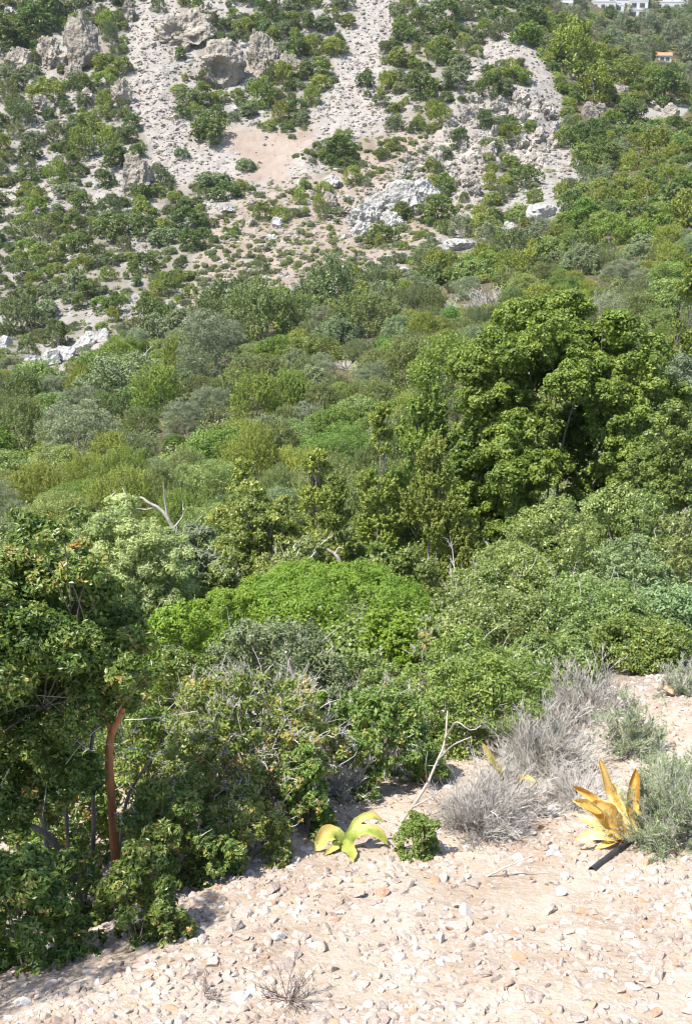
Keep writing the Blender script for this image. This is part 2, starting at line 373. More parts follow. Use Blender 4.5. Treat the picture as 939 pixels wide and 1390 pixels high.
def ground_mat():
    m, nt, N = newmat('hillside_ground'); L = nt.links.new
    geo = N('ShaderNodeNewGeometry')
    def noise(scale, det=8, rg=.62):
        n = N('ShaderNodeTexNoise'); n.inputs['Scale'].default_value = scale; n.inputs['Detail'].default_value = det; n.inputs['Roughness'].default_value = rg
        L(geo.outputs['Position'], n.inputs[0]); return n.outputs[0]
    def ramp(x, stops):
        r = N('ShaderNodeValToRGB'); e = r.color_ramp.elements
        while len(e) < len(stops): e.new(.5)
        for q, (p, c) in zip(e, stops): q.position = p; q.color = (*c, 1) if isinstance(c, tuple) else (c, c, c, 1)
        L(x, r.inputs[0]); return r.outputs[0]
    def mix(f, a, b):
        x = N('ShaderNodeMixRGB')
        L(f, x.inputs[0]) if not isinstance(f, float) else setattr(x.inputs[0], 'default_value', f)
        L(a, x.inputs[1]); L(b, x.inputs[2]); return x.outputs[0]
    def attr(n): a = N('ShaderNodeAttribute', attribute_name=n); return a.outputs['Fac']
    soil = ramp(noise(.45), [(.3,(0.205,0.175,0.145)),(.5,(0.276,0.248,0.212)),(.7,(0.307,0.303,0.283))])
    soil = mix(ramp(noise(5.5, 4), [(.44, 0.), (.60, .75)]), soil, ramp(noise(2.), [(.3,(0.201,0.191,0.180)),(.7,(0.366,0.359,0.343))]))
    near = ramp(noise(3.2), [(.3,(0.300,0.215,0.148)),(.5,(0.405,0.323,0.240)),(.7,(0.480,0.422,0.343))])
    near = mix(ramp(noise(38., 5), [(.45, 0.), (.62, .6)]), near, ramp(noise(14.), [(.3,(0.327,0.266,0.223)),(.7,(0.547,0.492,0.444))]))
    rock = ramp(noise(.35, 10, .7), [(.3,(0.168,0.150,0.129)),(.45,(0.281,0.254,0.221)),(.62,(0.365,0.335,0.294)),(.74,(0.379,0.288,0.199))])
    scree = ramp(noise(1.1, 10, .75), [(.28,(0.191,0.172,0.154)),(.5,(0.303,0.275,0.246)),(.72,(0.370,0.335,0.299))])
    pink = ramp(noise(.3, 9), [(.3,(0.245,0.187,0.143)),(.5,(0.297,0.238,0.192)),(.7,(0.312,0.269,0.231))])
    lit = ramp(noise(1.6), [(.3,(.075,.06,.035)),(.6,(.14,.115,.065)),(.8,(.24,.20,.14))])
    c = mix(attr('pink'), soil, pink); c = mix(attr('face'), c, rock); c = mix(attr('scree'), c, scree)
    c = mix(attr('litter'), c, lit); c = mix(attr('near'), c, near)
    p = N('ShaderNodeBsdfPrincipled'); p.inputs['Roughness'].default_value = .95; p.inputs['Specular IOR Level'].default_value = .15
    L(c, p.inputs['Base Color'])
    b1 = N('ShaderNodeBump'); b1.inputs['Strength'].default_value = .9; b1.inputs['Distance'].default_value = .45
    fm = N('ShaderNodeMath', operation='SUBTRACT'); fm.inputs[0].default_value = 1.; L(attr('near'), fm.inputs[1])
    hm = N('ShaderNodeMath', operation='MULTIPLY'); L(noise(1.3, 9, .72), hm.inputs[0]); L(fm.outputs[0], hm.inputs[1]); L(hm.outputs[0], b1.inputs['Height'])
    b2 = N('ShaderNodeBump'); b2.inputs['Strength'].default_value = .7; b2.inputs['Distance'].default_value = .035
    nm = N('ShaderNodeMath', operation='MULTIPLY'); L(noise(22, 9, .7), nm.inputs[0]); L(attr('near'), nm.inputs[1]); L(nm.outputs[0], b2.inputs['Height'])
    L(b1.outputs[0], b2.inputs['Normal']); L(b2.outputs[0], p.inputs['Normal'])
    o = N('ShaderNodeOutputMaterial'); L(p.outputs[0], o.inputs[0])
    return m

# ------------------------------------------------------------------ the hillside itself: one sheet
def terrain():
    ys = np.concatenate([np.linspace(-4, 1.5, 14), np.linspace(1.5, 9, 150)[1:], np.exp(np.linspace(math.log(9), math.log(95), 190))[1:],
                         np.linspace(95, 235, 330)[1:], np.exp(np.linspace(math.log(235), math.log(740), 90))[1:]])
    us = np.concatenate([np.linspace(-1.5, -.38, 30)[:-1], np.linspace(-.38, .38, 520), np.linspace(.38, 1.5, 30)[1:]])
    U, Yg = np.meshgrid(us, ys)
    X = U*(np.maximum(Yg, 0)+4)*.98
    Z = ground(X, Yg)
    px, py = project(X, np.maximum(Yg, .5), Z)
    n, k = U.shape
    idx = np.arange(n*k).reshape(n, k)
    Fq = np.stack([idx[:-1,:-1], idx[:-1,1:], idx[1:,1:], idx[1:,:-1]], -1).reshape(-1, 4)
    mb = MB(); mb.add(np.stack([X, Yg, Z], -1).reshape(-1,3), Fq)
    o = mb.build('ground', ground_mat(), smooth=True); tag(o, kind='structure')
    BVH.append(BVHTree.FromPolygons(np.stack([X, Yg, Z], -1).reshape(-1,3).tolist(), Fq.tolist()))
    far = sstep(30, 60, Yg)
    at_ = {'pink': zone('pink', px, py)*far, 'face': zone('face', px, py)*far, 'scree': np.clip(zone('scree', px, py)+zone('white', px, py), 0, 1)*far,
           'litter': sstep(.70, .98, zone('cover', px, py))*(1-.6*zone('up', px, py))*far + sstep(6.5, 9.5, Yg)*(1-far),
           'near': 1-sstep(6.0, 9.0, Yg)}
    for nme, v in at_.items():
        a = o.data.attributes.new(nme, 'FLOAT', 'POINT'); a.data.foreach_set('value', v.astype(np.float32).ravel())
    return o
terrain()

# ------------------------------------------------------------------ plants
def rvec(rng, n):
    return unit(rng.normal(size=(n, 3)))
def leaves(mb, rng, P, Nn, A, l, w, var, mat=0, fold=.0):
    B = np.cross(Nn, A); n = len(P)
    l = (l*rng.uniform(.65, 1.25, n))[:, None]; w = (w*rng.uniform(.7, 1.2, n))[:, None]
    if fold:                                                # two halves meeting at the midrib
        up = Nn*w*fold
        V = np.stack([P-A*l/2, P+B*w/2+up-A*l*.06, P+A*l/2, P-B*w/2+up-A*l*.06], 1)
        i = np.arange(n)[:, None]*4
        mb.add(V.reshape(-1,3), np.concatenate([i+[[0,2,1]], i+[[0,3,2]]]), mat, np.concatenate([var, var]))
    else:
        V = np.stack([P-A*l/2, P+B*w/2-A*l*.08, P+A*l/2, P-B*w/2-A*l*.08], 1)
        mb.add(V.reshape(-1,3), np.arange(n*4).reshape(n, 4), mat, var)
def clump_layout(rng, W, H, K, shape='dome', low=-.25, rc=(.22,.40), frac=(.45,.80), skirt=.4, squ=2.):
    """centres and radii of the masses that make up a crown of width W and height H standing on the ground"""
    C, Rc = [], []
    for i in range(K):
        zc = low+(1-low)*((i+rng.random())/K)
        th = i*2.399963+rng.uniform(-.5, .5); r = max(0, 1-min(abs(zc)**squ, 1))**(1/squ)
        f = rng.uniform(*frac)
        d = np.array([r*math.cos(th), r*math.sin(th), zc])
        r0 = rng.uniform(*rc)*W/2
        if shape == 'cone':
            hh = rng.random()**1.2; c = np.array([math.cos(th), math.sin(th), 0])*W/2*.62*(1-hh*.9)*rng.uniform(.6, 1.1); c[2] = H*(.14+.78*hh)
            r0 *= (1.15-.55*hh)
        else:
            c = np.array([d[0]*W/2*f, d[1]*W/2*f, H*.42+d[2]*(H*.56-r0*.55)*min(1, f+.2)])
        C.append(c); Rc.append(r0)
    for i in range(int(K*skirt)):
        th = i*2.399963+rng.uniform(-.6, .6); r0 = rng.uniform(*rc)*W/2*.9; rr = W/2*rng.uniform(.35, .86)
        C.append(np.array([math.cos(th)*rr, math.sin(th)*rr, min(r0*.7, H*.3)])); Rc.append(r0)
    return np.array(C), np.array(Rc)
def fill_clumps(mb, rng, C, Rc, n, l, w, style='leaf', tufts=22, mat=0, fold=0, up=.35, inner=.14, core=None, rt=(.24,.44), keep=1.0, shade=None):
    K = len(C)
    core = C.mean(0)*np.array([1,1,.75]) if core is None else core
    out = unit(C-core+1e-6)
    mt = rng.integers(0, K, int(tufts*K)); mt = mt[rng.random(len(mt)) < keep]
    dt = unit(rvec(rng, len(mt))*1.0 + out[mt]*.55 + np.array([0,0,up]))
    Pt = C[mt] + dt*Rc[mt][:, None]*rng.uniform(.70, 1.05, len(mt))[:, None]*np.array([1,1,.85])
    Rt = Rc[mt]*rng.uniform(*rt, len(mt))
    vt = np.clip(.5 + rng.normal(size=K)[mt]*.10 + rng.normal(size=len(mt))*.14, 0, 1)
    pr = Rt**2/np.sum(Rt**2)
    n1 = int(n*(1-inner)); it = rng.choice(len(mt), n1, p=pr)
    if style == 'spray':
        ax = unit(dt*.8+np.array([0,0,.75])+rvec(rng, len(mt))*.25)[it]
        t = rng.random(n1)**.8
        e = rvec(rng, n1); P = Pt[it] + ax*((t-.35)*Rt[it]*1.7)[:, None] + e*((1.05-t*.85)*Rt[it]*.72*rng.random(n1)**.5)[:, None]
        A = unit(ax*.8+e*.7+rvec(rng, n1)*.45); Nn = unit(np.cross(A, rvec(rng, n1)))
    elif style == 'tuft':                                    # small upright plumes with dark gaps between them
        ax = unit(dt*.9+np.array([0,0,.8])+rvec(rng, len(mt))*.3)[it]
        t = rng.random(n1); e = rvec(rng, n1)
        P = Pt[it] + ax*((t-.4)*Rt[it]*2.0)[:, None] + e*(Rt[it]*.62*(1.05-.7*t)*rng.random(n1)**.45)[:, None]
        Nn = unit(e*.8+ax*.35+rvec(rng, n1)*.55+np.array([0,0,.25])); A = unit(np.cross(Nn, np.cross(ax+rvec(rng, n1)*.5, Nn)))
    else:
        e = unit(rvec(rng, n1)+dt[it]*.75)
        P = Pt[it] + e*(Rt[it]*rng.random(n1)**.4)[:, None]*np.array([1,1,.8])
        Nn = unit(e*.8+rvec(rng, n1)*.75+np.array([0,0,.45])); A = unit(np.cross(Nn, rvec(rng, n1)))
    v = np.clip(vt[it]+rng.normal(size=n1)*.17, 0, 1)
    leaves(mb, rng, P, Nn, A, l, w, v, mat, fold)
    n2 = n-n1
    if n2 > 0:
        ic = rng.choice(K, n2, p=Rc**2/np.sum(Rc**2)); e = rvec(rng, n2)
        P = C[ic] + e*(Rc[ic]*.8*rng.random(n2)**.33)[:, None]
        Nn = unit(rvec(rng, n2)+np.array([0,0,.5])); A = unit(np.cross(Nn, rvec(rng, n2)))
        leaves(mb, rng, P, Nn, A, l*1.25, w*1.4, np.clip(.42+rng.normal(size=n2)*.15, 0, 1), mat)
    return Pt, Rt, mt
def limbs(mb, rng, C, base, r0, n=6, sides=5, mat=0, r1=.25, base_spread=.0):
    P, Rr = [], []
    for c in C:
        b = np.asarray(base)+np.array([*rng.normal(size=2)*base_spread, 0])
        mid = (b+c)/2*np.array([1,1,1])+np.array([*(rng.normal(size=2)*.12*np.linalg.norm(c-b)), .10*np.linalg.norm(c-b)])
        mid[:2] = b[:2]*.6+mid[:2]*.4
        P.append(bez(b, mid, c, n)); Rr.append(np.linspace(r0, r0*r1, n)*rng.uniform(.7, 1.1))
    tubes(mb, np.array(P), np.array(Rr), sides, mat, rng.random(len(P)))
def twigs(mb, rng, P0, D, L, r, n=4, mat=0, bend=.35, sides=3):
    T = len(P0)
    t = np.linspace(0, 1, n)[None, :, None]
    off = rvec(rng, T)[:, None, :]*bend
    L = np.asarray(L)[:, None, None]
    P = P0[:, None, :] + D[:, None, :]*L*t + off*L*t*t
    rr = np.asarray(r)[:, None]*np.linspace(1, .45, n)[None]
    tubes(mb, P, rr, sides, mat, rng.random(T))
    return P
def spiny(mb, rng, W, H, n1=60, k2=7, k3=4, r=.003, mat_t=0, mat_l=1, leaf=None, nl=0, flop=0.2, arc=(.05,1.)):
    """a dome of thin twigs branching twice from a woody base, with or without tiny needle leaves"""
    th = rng.random(n1)*2*math.pi; zc = rng.uniform(*arc, n1)
    d = np.stack([np.sqrt(1-zc**2)*np.cos(th), np.sqrt(1-zc**2)*np.sin(th), zc], 1)
    Ld = 1/np.sqrt((d[:,0]**2+d[:,1]**2)/(W/2)**2+d[:,2]**2/H**2)*rng.uniform(.5, .8, n1)
    P0 = np.stack([rng.normal(size=n1)*W*.04, rng.normal(size=n1)*W*.04, np.zeros(n1)], 1)
    A = twigs(mb, rng, P0, d, Ld, np.full(n1, r*2.2), 5, mat_t, .25)
    src, dr = A[:, [2,3,4]].reshape(-1, 3), np.repeat(d, 3, 0)
    i = rng.integers(0, len(src), n1*k2)
    d2 = unit(dr[i]+rvec(rng, len(i))*.65+np.array([0,0,.25])); L2 = np.repeat(1, len(i))*rng.uniform(.18, .38, len(i))*min(W/2, H)
    B = twigs(mb, rng, src[i], d2, L2, np.full(len(i), r*1.3), 4, mat_t, .3)
    src2 = B[:, 1:].reshape(-1, 3); dr2 = np.repeat(d2, 3, 0)
    i = rng.integers(0, len(src2), n1*k2*k3)
    d3 = unit(dr2[i]*.8+rvec(rng, len(i))*.7+np.array([0,0,.3])); L3 = rng.uniform(.08, .2, len(i))*min(W/2, H)
    Cc = twigs(mb, rng, src2[i], d3, L3, np.full(len(i), r*.8), 3, mat_t, .25)
    if nl:
        j = rng.integers(0, len(Cc), nl); t = rng.random((nl, 1))
        P = Cc[j, 0]*(1-t)+Cc[j, 2]*t + rvec(rng, nl)*leaf[0]*.3
        Ax = unit(d3[j]*.9+rvec(rng, nl)*.55); Nn = unit(np.cross(Ax, rvec(rng, nl)))
        leaves(mb, rng, P, Nn, Ax, leaf[0], leaf[1], rng.random(nl), mat_l)

# ------------------------------------------------------------------ rocks
import bmesh
_ico = {}
def ico(sub):
    if sub not in _ico:
        bm = bmesh.new(); bmesh.ops.create_icosphere(bm, subdivisions=sub, radius=1)
        _ico[sub] = (np.array([v.co[:] for v in bm.verts]), np.array([[v.index for v in f.verts] for f in bm.faces])); bm.free()
    return _ico[sub]
def rock_verts(rng, sub, planes=9, rough=.10, freq=2.2, dent=None, dmin=.55, layers=0.):
    V, Fc = ico(sub); V = V.copy()
    for _ in range(planes):
        n = rvec(rng, 1)[0]; d = rng.uniform(dmin, .92); k = V@n-d; V = V-np.where(k > 0, k*.92, 0)[:, None]*n
    s = rng.integers(0, 9999)
    if rough: V = V*(1+rough*(ridged(V[:,0]*freq, V[:,1]*freq, V[:,2]*freq, 4, s)-.2)+rough*.5*fbm(V[:,0]*freq*4, V[:,1]*freq*4, V[:,2]*freq*4, 2, s+5))[:, None]
    if layers:
        b = np.sin((V[:,2]*7+V[:,0]*2+fbm(V[:,0]*2, V[:,1]*2, V[:,2]*2, 2, s+9)*2.5)); V[:, :2] *= (1+layers*b)[:, None]
    if dent is not None:
        dd = unit(np.array(dent[0], float)); c = unit(V)@dd; m = sstep(math.cos(dent[1]*1.25), math.cos(dent[1]*.75), c); V = V*(1-m*dent[2])[:, None]
    return V, Fc
def set_rock(name, label, cat, loc, size, mat, sub=4, rot=0, group=None, seed=0, sink=.3, **kw):
    rng = np.random.default_rng(seed+991)
    V, Fc = rock_verts(rng, sub, **kw); V = V*np.asarray(size)/2
    mb = MB(); mb.add(V, Fc)
    o = mb.build(name, mat, smooth=False); o.location = (loc[0], loc[1], loc[2]+size[2]*(.5-sink)); o.rotation_euler = (0, 0, rot)
    return tag(o, label, cat, group)
def copy_obj(src, loc, rz, sc, label=None, group=None):
    o = src.copy(); COL.objects.link(o); o.location = tuple(float(t) for t in loc); o.rotation_euler = (o.rotation_euler[0], o.rotation_euler[1], rz); o.scale = sc
    if label: o['label'] = label
    if group: o['group'] = group
    for ch in list(src.children):
        c = ch.copy(); COL.objects.link(c); c.parent = o; c.matrix_parent_inverse.identity()
    return o

# ------------------------------------------------------------------ labels: each one found from a landmark
LANDMARKS = [('the overhanging grey cliff',125,72),('the orange-stained cave',312,98),('the lone brown boulder',187,235),('the dark bush amid scree',285,172),
 ('the narrow grey scree chute',212,85),('the pinkish scree fan',340,218),('the wide grey scree chute',515,80),('the rubble-topped ridge',728,110),
 ('the pale crag face',655,175),('the white boulders',80,486),('the pale rock ledge',735,288),('the flat white rock',620,328),('the dotted pink terraces',430,310),
 ('the big round tree',745,530),('the bare grey snag',660,400),('the orange-roofed hut',902,76),('the white villas',860,10),('the pale olive tree',180,690),
 ('the tall dark juniper',925,380),('the bright green dome',440,800),('the jumbled grey outcrop',545,272),('the pink stony gap',125,415),('the dark dense crown',350,690),
 ('the olive-green thicket',460,590),('the grey-green bushes',100,570)]
_pend = []
ORD = ['highest','second highest','third highest','fourth highest','fifth highest','sixth highest','seventh highest','eighth highest','ninth highest','tenth highest','eleventh highest','twelfth highest']
def later(o, px, py, size, kind): _pend.append((o, px, py, size, kind))
def write_labels():
    by = {}
    for e in _pend: by.setdefault(e[4], []).append(e)
    combos = {}
    for kind, lst in by.items():
        q1, q2 = np.quantile([e[3] for e in lst], [.33, .67])
        for o, px, py, size, _ in lst:
            sz = 'small' if size < q1 else ('mid-sized' if size < q2 else 'large')
            nm, lx, ly = min(LANDMARKS, key=lambda l: math.hypot(px-l[1], (py-l[2])*1.3))
            dx, dy = px-lx, (py-ly)*1.3; d = math.hypot(dx, dy)
            a = math.degrees(math.atan2(dy, dx)) % 360
            rel = ['right of','below and right of','below','below and left of','left of','above and left of','above','above and right of'][int(((a+22.5) % 360)//45)]
            if d < 26: rel = 'close beside'
            dist = '' if d < 26 else ('just ' if d < 58 else '')
            combos.setdefault((sz, kind, dist+rel, nm), []).append((py, o))
    for (sz, kind, rel, nm), lst in combos.items():
        lst.sort(key=lambda e: e[0])
        for i, (py, o) in enumerate(lst):
            t = f'{sz} {kind} {rel} {nm}'
            if len(lst) > 1: t += ', ' + ('lowest' if i == len(lst)-1 else (ORD[i] if i < 12 else f'{i+1}th highest'))
            if len(t.split()) > 16: t = t.replace('just ', '').replace('glossy ', '').replace('and ', '', 1)
            o['label'] = t

M['litter'] = leaf_mat('fallen_leaf', [(0,(.10,.06,.035)),(.5,(.24,.15,.08)),(1,(.36,.26,.15))], .05, .8, .2, 0, 0)
# ------------------------------------------------------------------ the stony path in front
def stones():
    rng = np.random.default_rng(3)
    protos = [rock_verts(np.random.default_rng(100+i), 2, 12, .16, 1.9, dmin=.30) for i in range(14)]
    low = [rock_verts(np.random.default_rng(200+i), 1, 7, .12, 1.9, dmin=.32) for i in range(12)]
    mb = MB()
    n = 46000; cnt = 0
    Y = 2.2+rng.random(n)**1.25*5.3; X = rng.uniform(-1, 1, n)*(.40*Y+.35)+.12*Y
    s = .0045+.025*rng.random(n)**2.8
    patch = fbm(X*1.3, Y*1.3, 0, 3, 77)
    ok = rng.random(n) < np.clip(.62+patch*1.2, .12, 1); X, Y, s = X[ok], Y[ok], s[ok]; Z = ground(X, Y)
    for i in range(len(X)):
        V, Fc = low[i % 12] if s[i] < .012 else protos[i % 14]
        a = rng.random()*6.28; ca, sa = math.cos(a), math.sin(a)
        sc = s[i]*rng.uniform(.7, 1.3, 3)*np.array([1,1,.7])
        W = V*sc; W = np.stack([W[:,0]*ca-W[:,1]*sa, W[:,0]*sa+W[:,1]*ca, W[:,2]], 1)+[X[i], Y[i], Z[i]+s[i]*rng.uniform(-.25, .15)]
        mb.add(W, Fc, 0 if rng.random() < .86 else (1 if rng.random() < .35 else 2))
    o = mb.build('gravel', [M['stone'], M['orange_stone'], M['white_stone']]); tag(o, 'loose pinkish limestone gravel strewn over the path', kind='stuff')
    # the larger stones one by one
    meshes = []
    for i in range(14):
        for k in ('stone', 'orange_stone', 'white_stone'):
            m_ = MB(); m_.add(*rock_verts(np.random.default_rng(300+i), 3, 14, .18, 2.0, dmin=.30)); meshes.append((k, m_.mesh('stone', [M[k]])))
    special = [(745,1108,22,20,'white_stone','white rounded stone below the dry grey shrub'),(735,1124,17,13,'orange_stone','orange stone just below the white rounded stone'),
     (910,945,28,22,'orange_stone','orange blocky stone high on the bank beside the grey-green tuft'),(895,938,18,16,'stone','pale stone touching the orange blocky stone on the bank'),
     (232,1292,34,18,'stone','large buff stone below the small green shrub'),(310,1250,18,16,'stone','rounded buff stone on open gravel near the bare twigs'),
     (375,1182,14,12,'stone','small round stone at the edge of the tree shadow'),(518,1214,24,14,'orange_stone','orange stone alone in the gravel below the yellow-green leaves'),
     (597,1278,20,16,'white_stone','white stone low in the gravel'),(545,1052,18,14,'white_stone','white angular stone behind the dead branch foot'),(685,1190,12,14,'stone','buff stone tilted below the dry grey shrub'),
     (610,1262,14,10,'orange_stone','flat orange stone beside the low white stone'),(762,1215,20,14,'white_stone','pale flat stone beside the black pipe'),(530,1190,26,14,'stone','broad tan stone in the gravel below the dead branch'),
     (380,1275,24,14,'white_stone','pale stone between the bare twigs'),(340,1290,18,14,'stone','buff stone left of the bare twigs')]
    for px, py, wpx, hpx, mat, lab in special:
        g = hit(px, py)
        d = depth_of(g[1], py); ww = wpx*d/F; hh = hpx*d/F*1.1
        src = [m for m in meshes if m[0] == mat][cnt % 14][1]; cnt += 1
        o = link('stone', src); o.location = (g[0], g[1], g[2]+hh*.22); o.scale = (ww/2, ww/2*.85, hh/2); o.rotation_euler = (0, 0, rng.random()*6)
        tag(o, lab, 'stone', 'single stones on the path')
    n = 0; tries = 0; pts = []
    while n < 270 and tries < 6000:
        tries += 1
        px, py = rng.uniform(200, 960), rng.uniform(1060, 1395)
        if py < 1180 - (px-480)*.0 and px < 470: continue
        if py < 1130 and px < 720: continue
        g = hit(px, py)
        if g is None or g[1] > 7: continue
        r = .015+.034*rng.random()**2.6
        if any((g[0]-q[0])**2+(g[1]-q[1])**2 < (r+q[2])**2*.8 for q in pts): continue
        pts.append((g[0], g[1], r)); n += 1
        k, me = meshes[rng.integers(0, len(meshes))]
        if rng.random() < .72: k, me = meshes[3*rng.integers(0, 14)]
        o = link('stone', me); o.location = (g[0], g[1], g[2]+r*rng.uniform(-.1, .15)); o.scale = (r*rng.uniform(.9, 1.4), r*rng.uniform(.75, 1.1), r*rng.uniform(.5, .8)); o.rotation_euler = (rng.normal()*.2, rng.normal()*.2, rng.random()*6.28)
        tone = {'stone':'pinkish buff','orange_stone':'rust-orange','white_stone':'off-white'}[k]
        tag(o, f'loose {tone} limestone piece lying among the path gravel', 'stone', f'{tone} stones scattered on the path')
    # dry grass wisps
    mb = MB(); n = 700
    X = rng.uniform(-1.5, 2.6, n); Y = rng.uniform(2.4, 5.2, n); ok = fbm(X*1.7, Y*1.7, 0, 3, 91) > .12; X, Y = X[ok], Y[ok]; n = len(X)
    twigs(mb, rng, np.stack([X, Y, ground(X, Y)], 1), unit(rvec(rng, n)*.8+np.array([0,0,1.])), rng.uniform(.02, .07, n), np.full(n, .0009), 4, 0, .5)
    lb = MB(); n = 5200                                         # fallen leaves and bits of twig
    X = rng.uniform(-1.8, 2.8, n); Y = rng.uniform(2.4, 7.0, n); ok = rng.random(n) < np.clip(.10+.9*sstep(3.6, 4.6, Y+.25*fbm(X*2, Y*2, 0, 2, 93)-.22*np.maximum(X-.2, 0)), .08, 1); X, Y = X[ok], Y[ok]; n = len(X)
    P = np.stack([X, Y, ground(X, Y)+.006], 1); Nn = unit(rvec(rng, n)*.4+np.array([0,0,1.])); A = unit(np.cross(Nn, rvec(rng, n)))
    leaves(lb, rng, P, Nn, A, .022, .010, rng.random(n), 0, .2)
    k = rng.choice(n, 500); a = rng.random(500)*6.28
    twigs(lb, rng, P[k]+[0,0,.004], np.stack([np.cos(a), np.sin(a), .05+0*a], 1), rng.uniform(.03, .12, 500), np.full(500, .0014), 3, 1, .2)
    tag(lb.build('leaf_litter', [M['litter'], M['twig']]), 'fallen brown leaves and twig bits on the soil by the bushes', kind='stuff')
    tag(mb.build('dry_grass', M['twig']), 'sparse dry grass wisps among the gravel', kind='stuff')
stones()

# ------------------------------------------------------------------ near plants
def spot(px, Y, ytop):
    yb = 900.
    for _ in range(3):
        X = float(u_of(px, (ytop+yb)/2))*Y; zg = float(ground(X, Y)); yb = float(project(X, Y, zg)[1])
    return X, Y, zg, Y*float(slope_of_row(ytop))-zg, yb
def hero_bush(name, label, cat, px, Y, ytop, wpx, mat, n, leaf, K=16, style='leaf', shape='dome', low=-.55, tufts=24, fold=.0, dead=0, deadr=.0025, stems=5, group=None, seed=1,
              rc=(.24,.42), frac=(.45,.82), sy=1., keep=1., inner=.14, rt=(.22,.42), trunkname='stem', folname='foliage', bark='bark', r0=None, up=.35, deadname='dead_twig_sprays', skirt=.4, squ=2.):
    rng = np.random.default_rng(seed*131+7)
    X, Y, zg, H, yb = spot(px, Y, ytop)
    W = wpx*depth_of(Y, (ytop+yb)/2)/F
    root = empty(name, (X, Y, zg-.01)); tag(root, label, cat, group)
    C, Rc = clump_layout(rng, W, H, K, shape, low, rc, frac, skirt, squ); K = len(C)
    C[:, 1] *= sy
    tz = C[:, 2]+Rc*.95; C[:, 2] -= np.maximum(0, tz-H)
    C[:, 2] = np.maximum(C[:, 2], Rc*.45)
    # the slope under the plant: keep the skirt of the crown near the ground
    C[:, 2] += (np.array([float(t) for t in ground(X+C[:,0], Y+C[:,1])])-zg)*np.clip(1-C[:,2]/H, 0, 1)
    mb = MB(); Pt, Rt, mt = fill_clumps(mb, rng, C, Rc, n, leaf[0], leaf[1], style, tufts, 0, fold, up, inner, None, rt, keep)
    mb.build(folname, M[mat], root)
    if stems:
        sb = MB(); j = rng.choice(K, min(K, stems*2), replace=False); limbs(sb, rng, C[j], (0,0,-.03), (r0 or W*.016)*.7, 6, 5, 0, .25, W*.03)
        j = rng.choice(len(Pt), min(len(Pt), 60)); lim = [bez(C[mt[q]]*.8, (C[mt[q]]+Pt[q])/2+rng.normal(size=3)*.05*W, Pt[q], 4) for q in j]
        tubes(sb, np.array(lim), np.tile(np.linspace(1, .4, 4)*(r0 or W*.016)*.3, (len(j), 1)), 3, 0, .5)
        sb.build(trunkname, M[bark], root)
    if dead:
        db = MB(); j = rng.choice(len(Pt), dead); d = unit(unit(Pt[j]-np.array([0,0,H*.3]))+rvec(rng, dead)*.6+np.array([0,0,.3]))
        q = twigs(db, rng, Pt[j]+d*Rt[j][:, None]*.45, d, rng.uniform(.6, 1.5, dead)*Rt[j]*1.6, np.full(dead, deadr*1.5), 4, 0, .5)
        i = rng.integers(0, dead, dead*4); tt = rng.integers(1, 4, dead*4)
        d2 = unit(d[i]*.6+rvec(rng, len(i))*.8); twigs(db, rng, q[i, tt], d2, rng.uniform(.25, .6, len(i))*Rt[j][i]*1.1, np.full(len(i), deadr*.9), 3, 0, .4)
        db.build(deadname, M['twig'], root)
    return root

